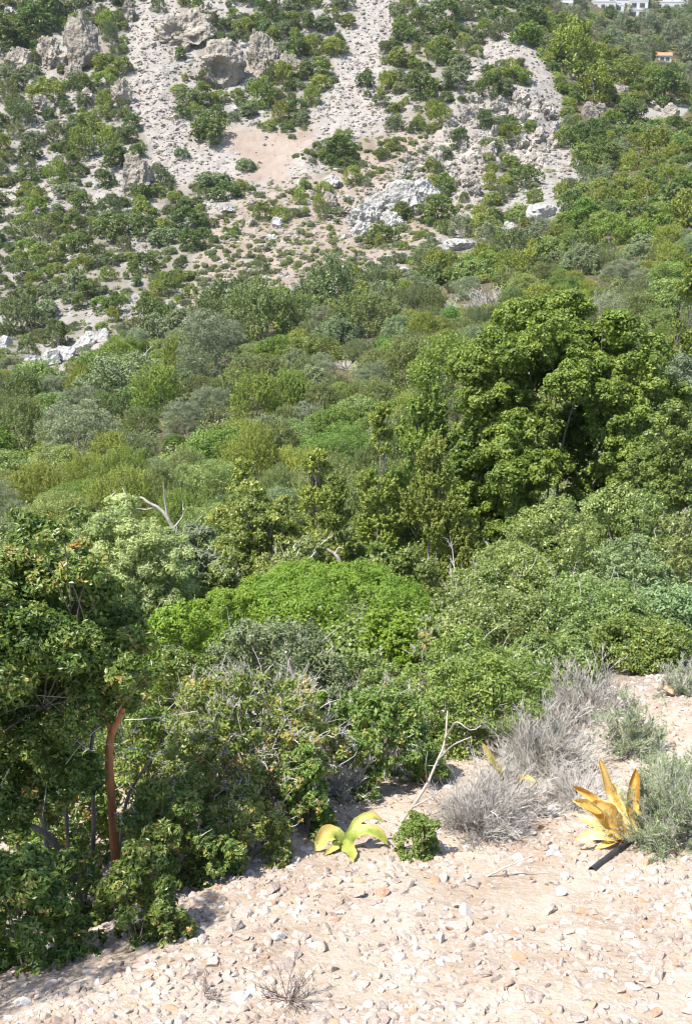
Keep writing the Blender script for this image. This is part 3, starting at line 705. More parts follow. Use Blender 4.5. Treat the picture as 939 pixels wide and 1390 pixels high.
def strawberry_tree():
    rng = np.random.default_rng(5)
    Yt = 4.35
    base = hit(163, 1228); base = np.array(base); Yt = base[1]
    root = empty('strawberry_tree', base); tag(root, 'small leaning strawberry tree with red peeling trunk at the path edge', 'tree')
    W_ = lambda px, py, dy=0.: at(px, py, Yt+dy)-base
    tb = MB()
    trunk = curve_pts([W_(165,1236), W_(158,1180), W_(154,1120), W_(150,1060), W_(147,1020), W_(152,990), W_(165,966)], 26)
    rr = np.interp(np.linspace(0, 1, 26), [0,.15,.5,1], [.027,.0205,.018,.016])*(1+.05*np.sin(np.arange(26)*1.7))
    tubes(tb, trunk, rr, 10, 0, .5)
    tb.build('trunk', M['redbark'], root, smooth=True)
    cl = [(62,738,38),(100,780,34),(30,778,38),(126,815,24),(70,810,62),(124,840,44),(20,850,50),(158,856,32),(75,880,66),(140,890,60),(172,894,22),(15,920,55),(60,945,58),(110,930,50),(172,930,20),
          (10,985,50),(60,1005,48),(25,1050,46),(85,1050,40),(100,985,30),(-40,800,45),(-55,900,70),(-50,1000,60),(74,714,18),(104,744,15),(50,706,16),(70,1085,26),(15,1100,40),(-40,1080,50),(185,872,20),(190,908,16),(138,952,22),(166,944,20),(120,965,24)]
    C = []; Rc = []
    for px, py, r in cl:
        for k in range(2):
            dy = rng.uniform(-.28, .28)
            C.append(W_(px+rng.normal()*12, py+rng.normal()*10, dy)); Rc.append(r*Yt/.9/F*rng.uniform(.66, .95))
    C = np.array(C); Rc = np.array(Rc)
    fb = MB(); core = W_(95, 900)
    Pt, Rt, mt = fill_clumps(fb, rng, C, Rc, 82000, .0265, .0115, 'leaf', 30, 0, .22, .55, .16, core, (.26,.46))
    fb.build('crown', M['arbutus'], root)
    lb = MB()
    fork = trunk[-1]
    for tgt, b, r in [((125,900),fork,.014),((180,905),fork,.010),((90,860),trunk[-4],.012)]:
        e = W_(*tgt); tubes(lb, bez(b, (b+e)/2+np.array([.05,0,.04]), e, 8), np.linspace(r, r*.35, 8), 6, 0, .5)
    far = [i for i in range(len(C)) if C[i, 2] > W_(0, 1000)[2]]
    for i in far:
        s = W_(125, 900) if rng.random() < .35 else (W_(90, 860) if rng.random() < .6 else W_(60, 960)); e = C[i]
        tubes(lb, bez(s, (s+e)/2+rng.normal(size=3)*.06, e, 6), np.linspace(.0042, .0014, 6), 4, 1, .5)
    lb.build('branch', [M['redbark'], M['bark']], root, smooth=True)
    # grey lower stems that leave the same stool
    for pts, r in [([(112,1245),(104,1200),(95,1170),(78,1150),(62,1128),(40,1120)], .021), ([(112,1240),(118,1200),(126,1170),(128,1110),(126,1060),(122,1010),(130,985)], .013), ([(66,1190),(64,1150),(63,1140),(58,1110),(30,1075)], .014),
                   ([(115,1240),(98,1180),(90,1120),(92,1060),(70,1010)], .012), ([(108,1240),(70,1200),(30,1160),(5,1110)], .015), ([(120,1235),(160,1170),(172,1080),(205,1030)], .011)]:
        sb = MB(); P = curve_pts([W_(a, b, (.12 if r < .016 else -.03)) for a, b in pts], 18); tubes(sb, P, np.linspace(r, r*.55, 18)*(1+.1*np.sin(np.arange(18)*2.1)), 8, 0, .5); sb.build('stem', M['bark'], root, smooth=True)
    rb = MB()
    for i in range(9):
        a = rng.uniform(0, 6.28); e = np.array([math.cos(a)*.14, math.sin(a)*.12, -.03]); s = W_(118, 1225)*.6
        e = e + W_(118, 1240); tubes(rb, bez(s, s*.5+e*.5+[0,0,.03], e, 6), np.linspace(.014, .004, 6), 5, 0, .5)
    rb.build('root', M['bark'], root, smooth=True)
    # bare twiglets showing under the crown
    db = MB(); n = 150; P0 = C[rng.integers(0, len(C), n)]*.9+rvec(rng, n)*.06
    low_ = P0[:, 2] < W_(0, 930)[2]; P0 = P0[low_]; n = len(P0)
    d = rvec(rng, n); q = twigs(db, rng, P0, d, rng.uniform(.08, .26, n), np.full(n, .0028), 5, 0, .6)
    db.build('dead_twig_sprays', M['twig'], root)
strawberry_tree()

HB = hero_bush
def neighbour_tree():
    rng = np.random.default_rng(71); x, y = -2.3, 3.12; z = float(ground(x, y)); root = empty('strawberry_tree', (x, y, z)); tag(root, 'taller strawberry tree beside the path that shades the hollow by the tree roots', 'tree')
    C = np.array([[rng.uniform(-.6, .62), rng.uniform(-.5, .62), rng.uniform(1.15, 2.1)] for _ in range(34)]); Rc = rng.uniform(.16, .28, 34)
    mb = MB(); fill_clumps(mb, rng, C, Rc, 16000, .034, .015, 'leaf', 16, 0, .2); mb.build('crown', M['arbutus'], root)
    tb = MB(); tubes(tb, curve_pts([(0,0,-.05),(.05,.02,.5),(-.03,.05,1.0),(.04,.0,1.5)], 14), np.linspace(.05, .025, 14), 10); tb.build('trunk', M['redbark'], root, smooth=True)
    lb = MB(); limbs(lb, rng, C[:16], (.0,.03,.95), .02, 6, 5); lb.build('branch', M['redbark'], root)
neighbour_tree()
# around the tree and along the edge of the path
HB('mastic_shrub','small glossy green shrub in sun at the foot of the strawberry tree','shrub',180,3.50,1138,120,'arbutus',6400,(.026,.011),12,seed=2,fold=.2,low=-.3,stems=4)
HB('mastic_shrub','low green shrub right of the tree foot with dry twigs','shrub',226,3.42,1216,70,'arbutus',2200,(.024,.010),8,seed=3,fold=.2,low=-.3,stems=3,dead=14,deadr=.0012)
HB('mastic_shrub','shaded dark shrub filling the hollow left of the tree roots','shrub',28,3.45,1120,170,'arbutus',8500,(.030,.013),14,seed=4,fold=.2,stems=5)
HB('mastic_shrub','shadowed bush lying in the shade of the strawberry tree','shrub',255,4.55,1035,150,'tangle',9000,(.024,.011),14,seed=5,fold=.2,dead=30,deadr=.0012,stems=5)
HB('mastic_shrub','low shadowed bush on the ground at the tree shadow edge','shrub',290,4.05,1118,80,'arbutus',3000,(.022,.010),10,seed=6,fold=.2,dead=10,deadr=.0012,stems=3)
HB('mastic_bush','sunlit green bush seen behind the red trunk','bush',190,5.3,930,150,'tangle',13000,(.026,.012),16,seed=70,fold=.2,dead=60,deadr=.0015,stems=5)
HB('mastic_bush','green bush filling the space behind the grey curved stems','bush',75,5.0,985,170,'tangle',14000,(.027,.013),18,seed=71,fold=.2,dead=60,deadr=.0015,stems=5)
HB('mastic_bush','leafy bush far behind the strawberry tree crown','bush',60,7.2,850,260,'lentisk',22000,(.030,.014),22,seed=72,fold=.2,dead=30,deadr=.0018,stems=5)
HB('mastic_shrub','low dark shrub between the curved stems and the path','shrub',95,3.95,1130,110,'arbutus',6000,(.028,.012),12,seed=73,fold=.2,dead=20,deadr=.0014,stems=4)
HB('mastic_shrub','low ragged fringe of the tangled bush above the gravel','shrub',335,4.25,1075,120,'tangle',6500,(.022,.010),14,seed=74,fold=.2,dead=60,deadr=.0012,stems=4)
HB('mastic_shrub','dense dark shrub filling the shade right of the red trunk','shrub',222,4.05,1058,125,'arbutus',9000,(.026,.011),16,seed=75,fold=.2,dead=30,deadr=.0013,stems=4)
HB('mastic_bush','tangled green and grey bush with many dead twigs above the gravel','bush',345,4.95,905,235,'tangle',21000,(.026,.013),24,seed=7,fold=.2,dead=800,deadr=.0018,keep=.8,rt=(.2,.36),stems=8)
HB('mastic_bush','yellowish-green ragged bush touching the pale upright leaf','bush',415,4.60,1010,90,'tangle',7000,(.024,.012),12,seed=8,fold=.2,dead=40,deadr=.0014,keep=.85,stems=4)
HB('mastic_bush','green leafy bush between the tangled bush and the dead branch','bush',515,5.35,915,165,'tangle',17000,(.026,.013),18,seed=9,fold=.2,dead=70,deadr=.0014,keep=.9,stems=6)
HB('mastic_bush','rounded dense green bush behind the tall dead branch','bush',648,6.15,872,215,'mastic',26000,(.026,.013),22,seed=10,fold=.2,dead=40,deadr=.0014,stems=6)
HB('mastic_shrub','tiny bright green shrub at the foot of the dry grey shrub','shrub',567,4.28,1098,64,'mastic',6500,(.016,.0075),18,seed=11,fold=.2,low=-.4,stems=3,rc=(.2,.32),skirt=.8)
HB('phlomis_bush','grey-green small-leaved bush behind the tangled bush','bush',372,6.6,836,205,'grey_leaf',30000,(.024,.012),22,seed=12,dead=60,deadr=.0018,stems=6)
HB('mastic_bush','fresh green clump set in the grey-green bush','bush',402,6.15,902,80,'bright',7000,(.026,.014),9,seed=13,fold=.2,stems=3)
HB('mastic_bush','mid-green bush right of the grey-green bush','bush',480,6.7,880,130,'lentisk',13000,(.026,.013),14,seed=14,fold=.2,dead=50,deadr=.0018,stems=4)
HB('mastic_bush','yellowish bush with brown tips beside the strawberry tree crown','bush',240,6.3,868,140,'tangle',15000,(.028,.014),16,seed=15,fold=.2,dead=20,deadr=.0016,stems=5)
HB('mastic_bush','bright yellow-green bush behind the strawberry tree','bush',245,9.2,800,120,'bright',14000,(.034,.017),14,seed=16,stems=4)
HB('spurge_dome','bright green low dome of dense foliage in the gully','bush',445,10.4,774,285,'bright',80000,(.034,.012),90,seed=17,rc=(.11,.19),frac=(.80,.95),low=-.2,up=.9,stems=8,sy=.8,tufts=16,rt=(.35,.6))
HB('spurge_dome','bright green sloping lobe joined left of the large dome','bush',315,10.0,805,150,'bright',26000,(.034,.012),40,seed=18,rc=(.14,.24),frac=(.75,.95),up=.9,stems=5,tufts=16,rt=(.35,.6))
HB('mastic_bush','pale green rounded bush at the right end of the bright dome','bush',533,9.0,826,100,'bright',13000,(.032,.017),14,seed=19,stems=4)
HB('mastic_bush','green bush squeezed between bright dome and dead grey tangle','bush',590,8.4,835,70,'tangle',7000,(.03,.015),10,seed=61,dead=110,deadr=.0028,keep=.6,stems=4)
# the light green mass on the right
LG='lentisk bushes massed above the dry shrubs'
HB('lentisk_bush','dull green broad lentisk at the near end of the mass','bush',688,8.6,800,190,'lentisk',30000,(.030,.015),24,seed=20,stems=6,dead=25,deadr=.0016,group=LG)
HB('lentisk_bush','pale flowering-looking lentisk in the middle of the mass','bush',800,8.7,790,200,'lentisk',32000,(.030,.015),24,seed=21,stems=6,dead=40,deadr=.0018,group=LG)
HB('lentisk_bush','lentisk with a dark hollow below it at the picture edge','bush',905,8.9,792,160,'blueleaf',26000,(.030,.015),20,seed=22,stems=6,group=LG)
HB('lentisk_bush','yellowish lentisk with white dead twigs beside the dark gap','bush',680,11.2,735,150,'lentisk',24000,(.034,.017),20,seed=23,stems=5,dead=40,deadr=.0022,group=LG)
HB('lentisk_bush','bright leafy lentisk in the upper middle of the mass','bush',745,12.0,672,170,'lentisk',28000,(.036,.018),22,seed=24,stems=6,group=LG)
HB('lentisk_bush','fresh green lentisk rising below the big round tree','bush',845,13.5,640,170,'lentisk',26000,(.040,.020),20,seed=25,stems=5,keep=.85,group=LG)
HB('lentisk_bush','blue-green domed lentisk right of the mass centre','bush',858,10.4,728,150,'blueleaf',26000,(.034,.016),20,seed=26,stems=5,group=LG)
HB('lentisk_bush','shaded ragged lentisk with pink dead twigs at the picture edge','bush',925,12.0,672,120,'lentisk',16000,(.036,.018),16,seed=27,stems=5,dead=90,deadr=.003,keep=.7,group=LG)
HB('lentisk_bush','low lentisk directly behind the pale dry tuft','bush',745,7.5,862,150,'lentisk',20000,(.028,.014),18,seed=28,stems=5,group=LG)
HB('lentisk_bush','green lentisk skirt above the stony bank','bush',862,7.9,840,150,'mastic',20000,(.028,.014),18,seed=29,stems=5,group=LG)
HB('lentisk_bush','narrow green lentisk beside the bright dome','bush',625,10.0,790,90,'lentisk',13000,(.032,.016),14,seed=30,stems=4,dead=30,deadr=.002,group=LG)
# trees of the middle ground
HB('carob_tree','big round bright green carob tree standing above the lentisk mass','tree',757,22.5,396,312,'carob',420000,(.074,.045),190,low=-.75,rc=(.11,.20),frac=(.55,.97),tufts=24,fold=.12,seed=31,stems=3,r0=.05,trunkname='trunk',folname='crown',inner=.12,rt=(.22,.42),skirt=.35,squ=2.2)
HB('kermes_oak','light green spreading oak with dark trunks under it at the picture edge','tree',912,17.0,535,130,'mastic',44000,(.05,.026),26,low=.0,seed=32,stems=8,r0=.05,trunkname='trunk',folname='crown',keep=.8)
HB('olive_tree','silvery olive right of the big round tree','tree',915,25,465,125,'olive',30000,(.085,.026),18,seed=33,stems=6,r0=.07,trunkname='trunk',folname='crown',dead=40,deadr=.008)
HB('juniper_tree','tall dark upright juniper at the picture edge above the olive','tree',925,30,322,95,'juniper',36000,(0.077,0.042),24,'tuft','cone',seed=34,rt=(.16,.30),tufts=30,stems=2,r0=.03,trunkname='trunk',folname='crown',keep=.75)
HB('olive_tree','pale grey-green wild olive behind the strawberry tree','tree',165,11.0,668,190,'paleolive',70000,(.048,.015),26,seed=35,stems=9,r0=.05,trunkname='trunk',folname='crown',keep=.8,dead=60,deadr=.004,low=-.5)
HB('olive_tree','dull grey-green olive right of the pale wild olive','tree',250,12.0,700,130,'olive',26000,(.055,.017),18,seed=36,stems=7,r0=.045,trunkname='trunk',folname='crown',keep=.8,dead=40,deadr=.004)
HB('kermes_oak','fresh green open tree with a dark bare trunk in the gully','tree',352,15.0,645,150,'mastic',44000,(.045,.024),26,low=-.2,seed=37,stems=9,r0=.06,trunkname='trunk',folname='crown',keep=.7)
HB('juniper_tree','broad olive-green juniper right of the open oak','tree',455,15.5,640,125,'juniper',42000,(0.047,0.026),26,'tuft','cone',seed=38,rt=(.16,.30),tufts=30,stems=2,r0=.03,trunkname='trunk',folname='crown')
HB('juniper_tree','pale olive juniper overlapping the foot of the big round tree','tree',590,16.5,590,175,'juniper',60000,(0.047,0.026),32,'tuft','cone',seed=39,rt=(.16,.30),tufts=30,stems=2,r0=.03,trunkname='trunk',folname='crown')
HB('juniper_tree','dark feathery juniper leaning against the big round tree','tree',575,23,470,150,'juniper',52000,(0.063,0.035),30,'tuft','cone',seed=40,rt=(.16,.30),tufts=30,stems=2,r0=.03,trunkname='trunk',folname='crown')
HB('juniper_tree','slender juniper left of the dark feathery one','tree',515,22,520,100,'juniper',36000,(0.059,0.032),24,'tuft','cone',seed=41,rt=(.16,.30),tufts=30,stems=2,r0=.03,trunkname='trunk',folname='crown')
HB('juniper_tree','yellowish juniper in the middle of the thicket','tree',430,19,590,110,'juniper',36000,(0.056,0.030),24,'tuft','cone',seed=42,rt=(.16,.30),tufts=30,stems=2,r0=.03,trunkname='trunk',folname='crown')
HB('kermes_oak','small bright green shrub-like oak above the dome','tree',516,13.2,712,62,'mastic',9000,(.045,.022),10,seed=43,stems=4,r0=.03,trunkname='trunk',folname='crown')
HB('mastic_bush','dark green bush under the junipers beside the gap','bush',560,12.6,735,110,'mastic',16000,(.042,.02),14,seed=44,stems=5)
HB('juniper_tree','grey-tipped juniper above the open oak','tree',330,19,612,110,'juniper',30000,(0.056,0.030),22,'tuft','cone',seed=45,rt=(.16,.30),tufts=30,stems=2,r0=.03,trunkname='trunk',folname='crown')
HB('mastic_bush','green filler bush between open oak and bright dome','bush',400,12.2,725,110,'lentisk',16000,(.042,.02),14,seed=46,stems=5,dead=50,deadr=.004)
HB('mastic_bush','leafy bush between the olive and the bright lobe','bush',300,11.5,745,90,'lentisk',12000,(.040,.019),12,seed=47,stems=4,dead=70,deadr=.004)

# dry and thorny shrubs
def dry(name, label, px, Y, ytop, wpx, n1, k2, k3, r, seed, nl=0, leaf=(.012,.0022), lm='needle', arc=(.05,1.), tw='twig'):
    rng = np.random.default_rng(seed); X, Y, zg, H, yb = spot(px, Y, ytop); W = wpx*depth_of(Y, (ytop+yb)/2)/F
    root = empty(name, (X, Y, zg)); tag(root, label, 'shrub')
    mb = MB(); lb = MB()
    sm = MB(); spiny(sm, rng, W, H, int(n1*1.4), k2, k3, r*.85, 0, 1, leaf, nl, arc=arc)
    tw_f = {k: [t for t in v] for k, v in sm.f.items()}
    # woody twigs and needles are parts of their own
    V = np.concatenate(sm.v)
    for part, mi, mm in (('twig', 0, tw), ('foliage', 1, lm)):
        b = MB(); b.v = [V]; b.n = len(V)
        for k, lst in sm.f.items():
            l2 = [(f[m == mi], m[m == mi]*0, v[m == mi]) for f, m, v in lst if np.any(m == mi)]
            if l2: b.f[k] = l2
        if not b.f: continue
        used = np.unique(np.concatenate([f.ravel() for l in b.f.values() for f,_,_ in l])); re_ = np.full(len(V), -1); re_[used] = np.arange(len(used))
        b.f = {k: [(re_[f], m, v) for f, m, v in l] for k, l in b.f.items()}; b.v = [V[used]]
        b.build(part, M[mm], root)
    return root
dry('thorny_shrub','dry silver-grey twiggy shrub beside the tiny bright green shrub',655,4.55,1040,150,75,8,5,.0017,1)
dry('thorny_shrub','low dry grey twigs behind the yellowing squill',700,4.85,1010,120,50,8,5,.0017,2)
dry('thorny_shrub','wide dry grey shrub with greenish tips behind the orange squill',745,5.6,955,175,85,8,5,.0018,3,2500,(.016,.003))
dry('thorny_shrub','pale bleached dry shrub below the lentisk mass',800,6.6,866,115,60,8,5,.0022,4,900,(.018,.003))
dry('thorny_shrub','small upright pale dry tuft above the bleached shrub',760,7.0,850,52,34,7,5,.002,5,500,(.02,.003))
dry('thorny_shrub','second pale dry tuft above the bank, beside the bleached shrub',846,6.7,872,40,28,7,5,.002,15,400,(.02,.003))
dry('thorny_shrub','grey-green tufted shrub with brown woody stem on the bank',856,5.75,938,95,44,8,5,.0018,6,14000,(.018,.0032),'needle',(.25,1.),'twig')
dry('thorny_shrub','large grey-green shrub with fine needles beside the orange squill',925,4.45,1005,165,80,9,5,.0016,7,34000,(.017,.0030))
dry('thorny_shrub','grey-green needle shrub behind the large one on the bank',918,5.1,1000,90,40,8,5,.0016,8,14000,(.016,.0028))
dry('thorny_shrub','pale grey-green shrub on the bank top below the dark hollow',925,6.9,868,75,40,8,5,.002,9,5000,(.02,.0034))
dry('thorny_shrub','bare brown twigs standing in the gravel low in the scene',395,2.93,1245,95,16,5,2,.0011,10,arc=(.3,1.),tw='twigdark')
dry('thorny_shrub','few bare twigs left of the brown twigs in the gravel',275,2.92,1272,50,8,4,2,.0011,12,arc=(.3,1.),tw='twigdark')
dry('thorny_shrub','flat dry grey twigs creeping over the soil by the white stone',790,5.0,1028,130,60,8,4,.0016,11,arc=(.0,.5))

# squills with wilted strap leaves
def strap(path, wid, mat, root, cup=.25, seed=0, v0=.2, v1=.9, th=.0012):
    rng = np.random.default_rng(seed); P = curve_pts(path, 18); n = len(P)
    tg = unit(np.gradient(P, axis=0)); side = unit(np.cross(tg, np.array([0,-.6,.8]))); nrm = np.cross(side, tg)
    t = np.linspace(0, 1, n); prof = wid*(1+.07*np.sin(t*23+rng.random()*6)+.05*rng.normal(size=n))*np.clip(np.interp(t, [0,.15,.45,.8,.94,1], [.45,.75,1.,.72,.34,.03]), .02, 1)
    nc = 7; xs = np.linspace(-1, 1, nc)
    wave = wid*(.13*np.sin(t*11+rng.random()*6)[:, None]*xs[None]**2*np.sign(xs[None]) + .16*np.sin(t*7+rng.random()*6)[:, None]*xs[None]**2)
    top = P[:,None]+side[:,None]*(xs[None,:,None]*prof[:,None,None]/2)+nrm[:,None]*((cup*(xs**2)[None]*prof[:,None]+wave)[...,None])
    bot = top-nrm[:,None]*th
    mb = MB(); idx = np.arange(n*nc).reshape(n, nc)
    q = np.stack([idx[:-1,:-1], idx[:-1,1:], idx[1:,1:], idx[1:,:-1]], -1).reshape(-1, 4)
    var = np.clip((v0+(v1-v0)*t[:-1])[:, None]+.12*np.abs(xs[:-1]+1/6)[None]+rng.normal(size=(n-1, nc-1))*.06+.28*np.sin(t[:-1]*rng.uniform(4, 9)+rng.random()*6)[:, None]*np.cos(xs[:-1]*3+rng.random()*3)[None], 0, 1).ravel()
    mb.add(top.reshape(-1,3), q, 0, var); mb.add(bot.reshape(-1,3), q[:, ::-1], 0, var)
    e = np.concatenate([idx[:,0], idx[-1,1:], idx[:-1,-1][::-1], idx[0,1:-1][::-1]]); m = len(e)
    ring = np.concatenate([top.reshape(-1,3)[e], bot.reshape(-1,3)[e]]); k = np.arange(m); k1 = (k+1) % m
    mb.add(ring, np.stack([k, k+m, k1+m, k1], 1), 0, .6)
    return mb.build('leaf', M[mat], root, smooth=True)
def squill(label, cx, cy, lvs, mat, local=False):
    b = np.array(hit(cx, cy)); root = empty('sea_squill', b); tag(root, label, 'plant')
    for i, (pts, wpx, dys, v0, v1, m_) in enumerate(lvs):
        path = [np.array(p, float) for p in pts] if local else [at(px, py, b[1]+dy)-b for (px, py), dy in zip(pts, dys)]
        if local:
            for p in path[1:]: p[2] = max(p[2]+.27*-p[1]*.0, float(ground(b[0]+p[0], b[1]+p[1]))-b[2]+.010)
            strap(path, wpx, m_ or mat, root, (.12,.08,.14,.10)[i % 4], i+int(cx), v0, v1); continue
        for p in path[1:]:
            g = float(ground(b[0]+p[0], b[1]+p[1]))-b[2]+.012; p[2] = max(p[2], g)
        path[0] = np.array([0, 0, -.01])+np.array([(pts[0][0]-cx)*.0012, 0, 0])
        strap(path, wpx*.9*b[1]/.89/F, m_ or mat, root, ((.12,.30,.2,.34) if mat == 'squill_orange' else (.14,.10,.2,.16))[i % 4], i+int(cx), v0, v1)
    return root
squill('withered orange sea squill with a fan of upright leaves beside the black pipe', 852, 1143, [
 ([(852,1143),(846,1110),(828,1075),(812,1030)], 19, (0,.02,.04,.05), .95, .35, None),
 ([(850,1143),(840,1112),(822,1094),(800,1083),(776,1068)], 20, (0,.0,.0,-.02,-.03), .8, .25, None),
 ([(851,1143),(838,1122),(820,1100),(800,1090)], 36, (0,-.03,-.05,-.07), .35, .5, None),
 ([(850,1144),(832,1122),(805,1102),(778,1086)], 26, (0,.02,.03,.03), .85, .6, None),
 ([(850,1144),(825,1128),(800,1116),(782,1104)], 22, (0,-.02,-.05,-.05), .9, .95, None),
 ([(850,1146),(828,1136),(805,1132),(780,1142)], 20, (0,-.05,-.10,-.13), .7, 1.0, None),
 ([(852,1144),(848,1108),(838,1082),(830,1062)], 20, (0,.05,.08,.10), .95, .8, None),
 ([(852,1144),(842,1105),(832,1085),(818,1072)], 14, (0,.08,.14,.18), .3, .1, None),
 ([(850,1146),(835,1140),(822,1146),(806,1158)], 12, (0,-.06,-.10,-.12), .2, .6, None),
 ([(854,1143),(857,1105),(858,1075),(862,1042)], 24, (0,.04,.06,.07), .6, .05, None)], 'squill_orange')
squill('yellow-green wilting sea squill with drooping broad leaves on the gravel', 466, 1152, [
 ([(0,0,0),(-.035,.00,.085),(-.085,-.02,.085),(-.115,-.045,.02),(-.125,-.06,-.04)], .078, None, .25, .95, None),
 ([(0,0,0),(.012,-.02,.05),(.022,-.07,.055),(.038,-.13,.02),(.046,-.19,-.02)], .062, None, .0, .75, None),
 ([(0,0,0),(.045,.0,.085),(.10,-.005,.105),(.155,-.01,.09),(.205,-.015,.03)], .056, None, .0, .62, None),
 ([(0,0,0),(.05,.04,.10),(.10,.06,.135),(.15,.07,.13),(.19,.075,.09)], .042, None, .1, 1., None),
 ([(0,0,0),(-.02,-.03,.05),(-.06,-.07,.03),(-.09,-.11,.0)], .036, None, .4, .9, None)], 'squill_green', True)
squill('thin yellowing squill leaves lying between the dry grey shrubs', 690, 1092, [
 ([(0,0,0),(-.04,-.04,.17),(-.10,-.06,.29),(-.15,-.06,.38)], .05, None, .55, .95, None),
 ([(0,0,0),(-.02,-.07,.15),(-.06,-.11,.25),(-.10,-.13,.29)], .045, None, .5, .85, None),
 ([(0,0,0),(.01,-.07,.15),(.05,-.11,.23),(.11,-.13,.21)], .045, None, .6, .9, None)], 'squill_green', True)
squill('single pale green upright squill leaf at the edge of the ragged bush', 444, 1105, [
 ([(444,1105),(442,1085),(439,1068),(437,1045)], 9, (0,-.02,-.02,-.02), .15, .7, None),
 ([(446,1106),(449,1100),(452,1112)], 7, (0,-.02,-.04), .1, .3, None)], 'squill_green')

# a piece of black pipe sticking out of the gravel
def pipe():
    a = np.array(hit(868, 1134)); b = np.array(hit(803, 1182)); a[2] += .012; b[2] += .0
    root = empty('pipe', b); tag(root, 'short length of black plastic pipe half buried below the orange squill', 'pipe')
    n = 14; P = np.linspace(b, a, n)-b; d = unit((P[-1]-P[0])[None])[0]
    mb = MB(); r = .0175
    up = np.array([0,0,1.]); s = unit(np.cross(d, up)[None])[0]; u2 = np.cross(s, d); th = np.arange(20)*2*math.pi/20
    circ = np.cos(th)[:,None]*s+np.sin(th)[:,None]*u2
    rings = [p+circ*r for p in P]+[P[-1]+circ*r*.8]+[p+circ*r*.8 for p in P[::-1]]+[P[0]+circ*r]
    V = np.concatenate(rings); m = len(rings); k = np.arange(20)
    Fq = np.concatenate([np.stack([i*20+k, i*20+(k+1)%20, (i+1)*20+(k+1)%20, (i+1)*20+k], 1) for i in range(m-1)])
    mb.add(V, Fq); mb.build('pipe_wall', M['pipe'], root, smooth=True)
pipe()

# dead branches
def deadbranch(name, label, pts, r, subs, mat='deadwood', Y=None, cat='branch', dy=None):
    g = np.array(hit(*pts[0])) if Y is None else None
    b = g if g is not None else at(*pts[0], Y)
    dys = dy or [0]*len(pts)
    P = curve_pts([at(px, py, b[1]+d)-b for (px, py), d in zip(pts, dys)], 22)
    root = empty(name, b); tag(root, label, cat)
    rng = np.random.default_rng(len(label)); nn = np.cumsum(rng.normal(size=(22, 3)), 0); nn -= np.linspace(0, 1, 22)[:, None]*nn[-1]
    P = P+nn*r*.16
    m1 = MB(); tubes(m1, P, np.linspace(r, r*.4, 22)*(1+.12*rng.random(22)), 8, 0, .5); m1.build('stem', M[mat], root, smooth=True)
    for pts2, r2, d2 in subs:
        m2 = MB(); q = [at(px, py, b[1]+d2)-b for px, py in pts2]
        j = np.argmin(np.linalg.norm(P-q[0], axis=1)); q[0] = P[j]
        tubes(m2, curve_pts(q, 12), np.linspace(r2, r2*.4, 12), 6, 0, .5); m2.build('twig', M[mat], root, smooth=True)
deadbranch('dead_branch','long pale dead branch standing out of the bush edge onto the path',[(545,1116),(572,1078),(592,1042),(604,1005),(607,965)],.0085,
  [([(596,1030),(615,1010),(640,1000)],.006,.05),([(606,990),(620,975),(640,998),(652,985)],.006,.05),([(582,1060),(577,1040),(580,1020)],.005,0),([(560,1098),(590,1080),(604,1068)],.006,0)],dy=[0,.05,.12,.2,.3])
deadbranch('dead_branch','short grey dead stick lying along the gravel beyond the yellow-green squill',[(445,1085),(470,1083),(500,1085),(535,1088)],.009,[([(500,1085),(508,1072),(512,1060)],.004,0)])
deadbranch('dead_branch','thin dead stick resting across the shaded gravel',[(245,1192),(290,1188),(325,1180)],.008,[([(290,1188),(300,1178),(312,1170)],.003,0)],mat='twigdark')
deadbranch('dead_branch','thin pale stick on the gravel below the dry grey shrub',[(660,1190),(690,1176),(725,1160)],.005,[([(690,1176),(700,1166),(706,1160)],.002,0)])
deadbranch('dead_branch','twisted grey bare limb rising behind the tangled bush',[(420,990),(408,960),(404,930),(395,905),(388,885)],.016,[([(404,930),(415,915),(420,900)],.007,0),([(398,915),(385,905),(372,898)],.006,0)],Y=5.6,mat='deadwood')
deadbranch('dead_tree','bare grey dead limbs above the pale wild olive',[(250,760),(235,715),(225,700),(205,685),(190,675)],.035,[([(228,705),(224,680),(222,655)],.016,0),([(236,718),(250,700),(248,680)],.014,0),([(212,690),(200,692),(185,690)],.012,0),([(240,730),(262,712),(275,700)],.012,.2)],Y=12.6,cat='dead tree')
deadbranch('dead_tree','dead white limb sticking out beside the open oak',[(470,790),(462,765),(455,750),(440,745),(410,735)],.03,[([(455,750),(460,742),(466,745)],.015,0),([(440,745),(430,738),(424,745)],.012,0)],Y=13.5,cat='dead tree')

for k_, (px, Y, yt, w_, lab) in enumerate([(285,5.05,965,80,'grey leafless twigs at the left edge of the tangled bush'),(345,4.72,1000,90,'pale grey bare twigs in front of the tangled bush'),(415,5.35,905,85,'grey bare twigs rising right of the twisted limb'),(470,5.1,930,70,'dull grey twigs between tangled bush and green leafy bush'),(540,5.9,878,70,'grey bare twigs above the green leafy bush'),(235,5.6,940,70,'grey twigs behind the shadowed bush')]):
    dry('thorny_shrub', lab, px, Y, yt-12, w_*1.2, 52, 7, 4, .0021, 30+k_, 350, (.016,.008), 'tangle', (.15,1.))
def bare_bush(label, px, Y, ytop, wpx, seed, name='dead_bush', n1=34):
    rng = np.random.default_rng(seed); X, Y, zg, H, yb = spot(px, Y, ytop); W = wpx*depth_of(Y, (ytop+yb)/2)/F
    root = empty(name, (X, Y, zg)); tag(root, label, 'dead shrub')
    mb = MB(); spiny(mb, rng, W, H, n1, 6, 4, max(.003, W*.0055), 0); mb.build('twig', M['twig'], root)
bare_bush('bare grey snag bush standing pale in the green slope',660,80,386,70,1)
bare_bush('smaller bare dead bush beside the grey snag',612,82,394,36,2)
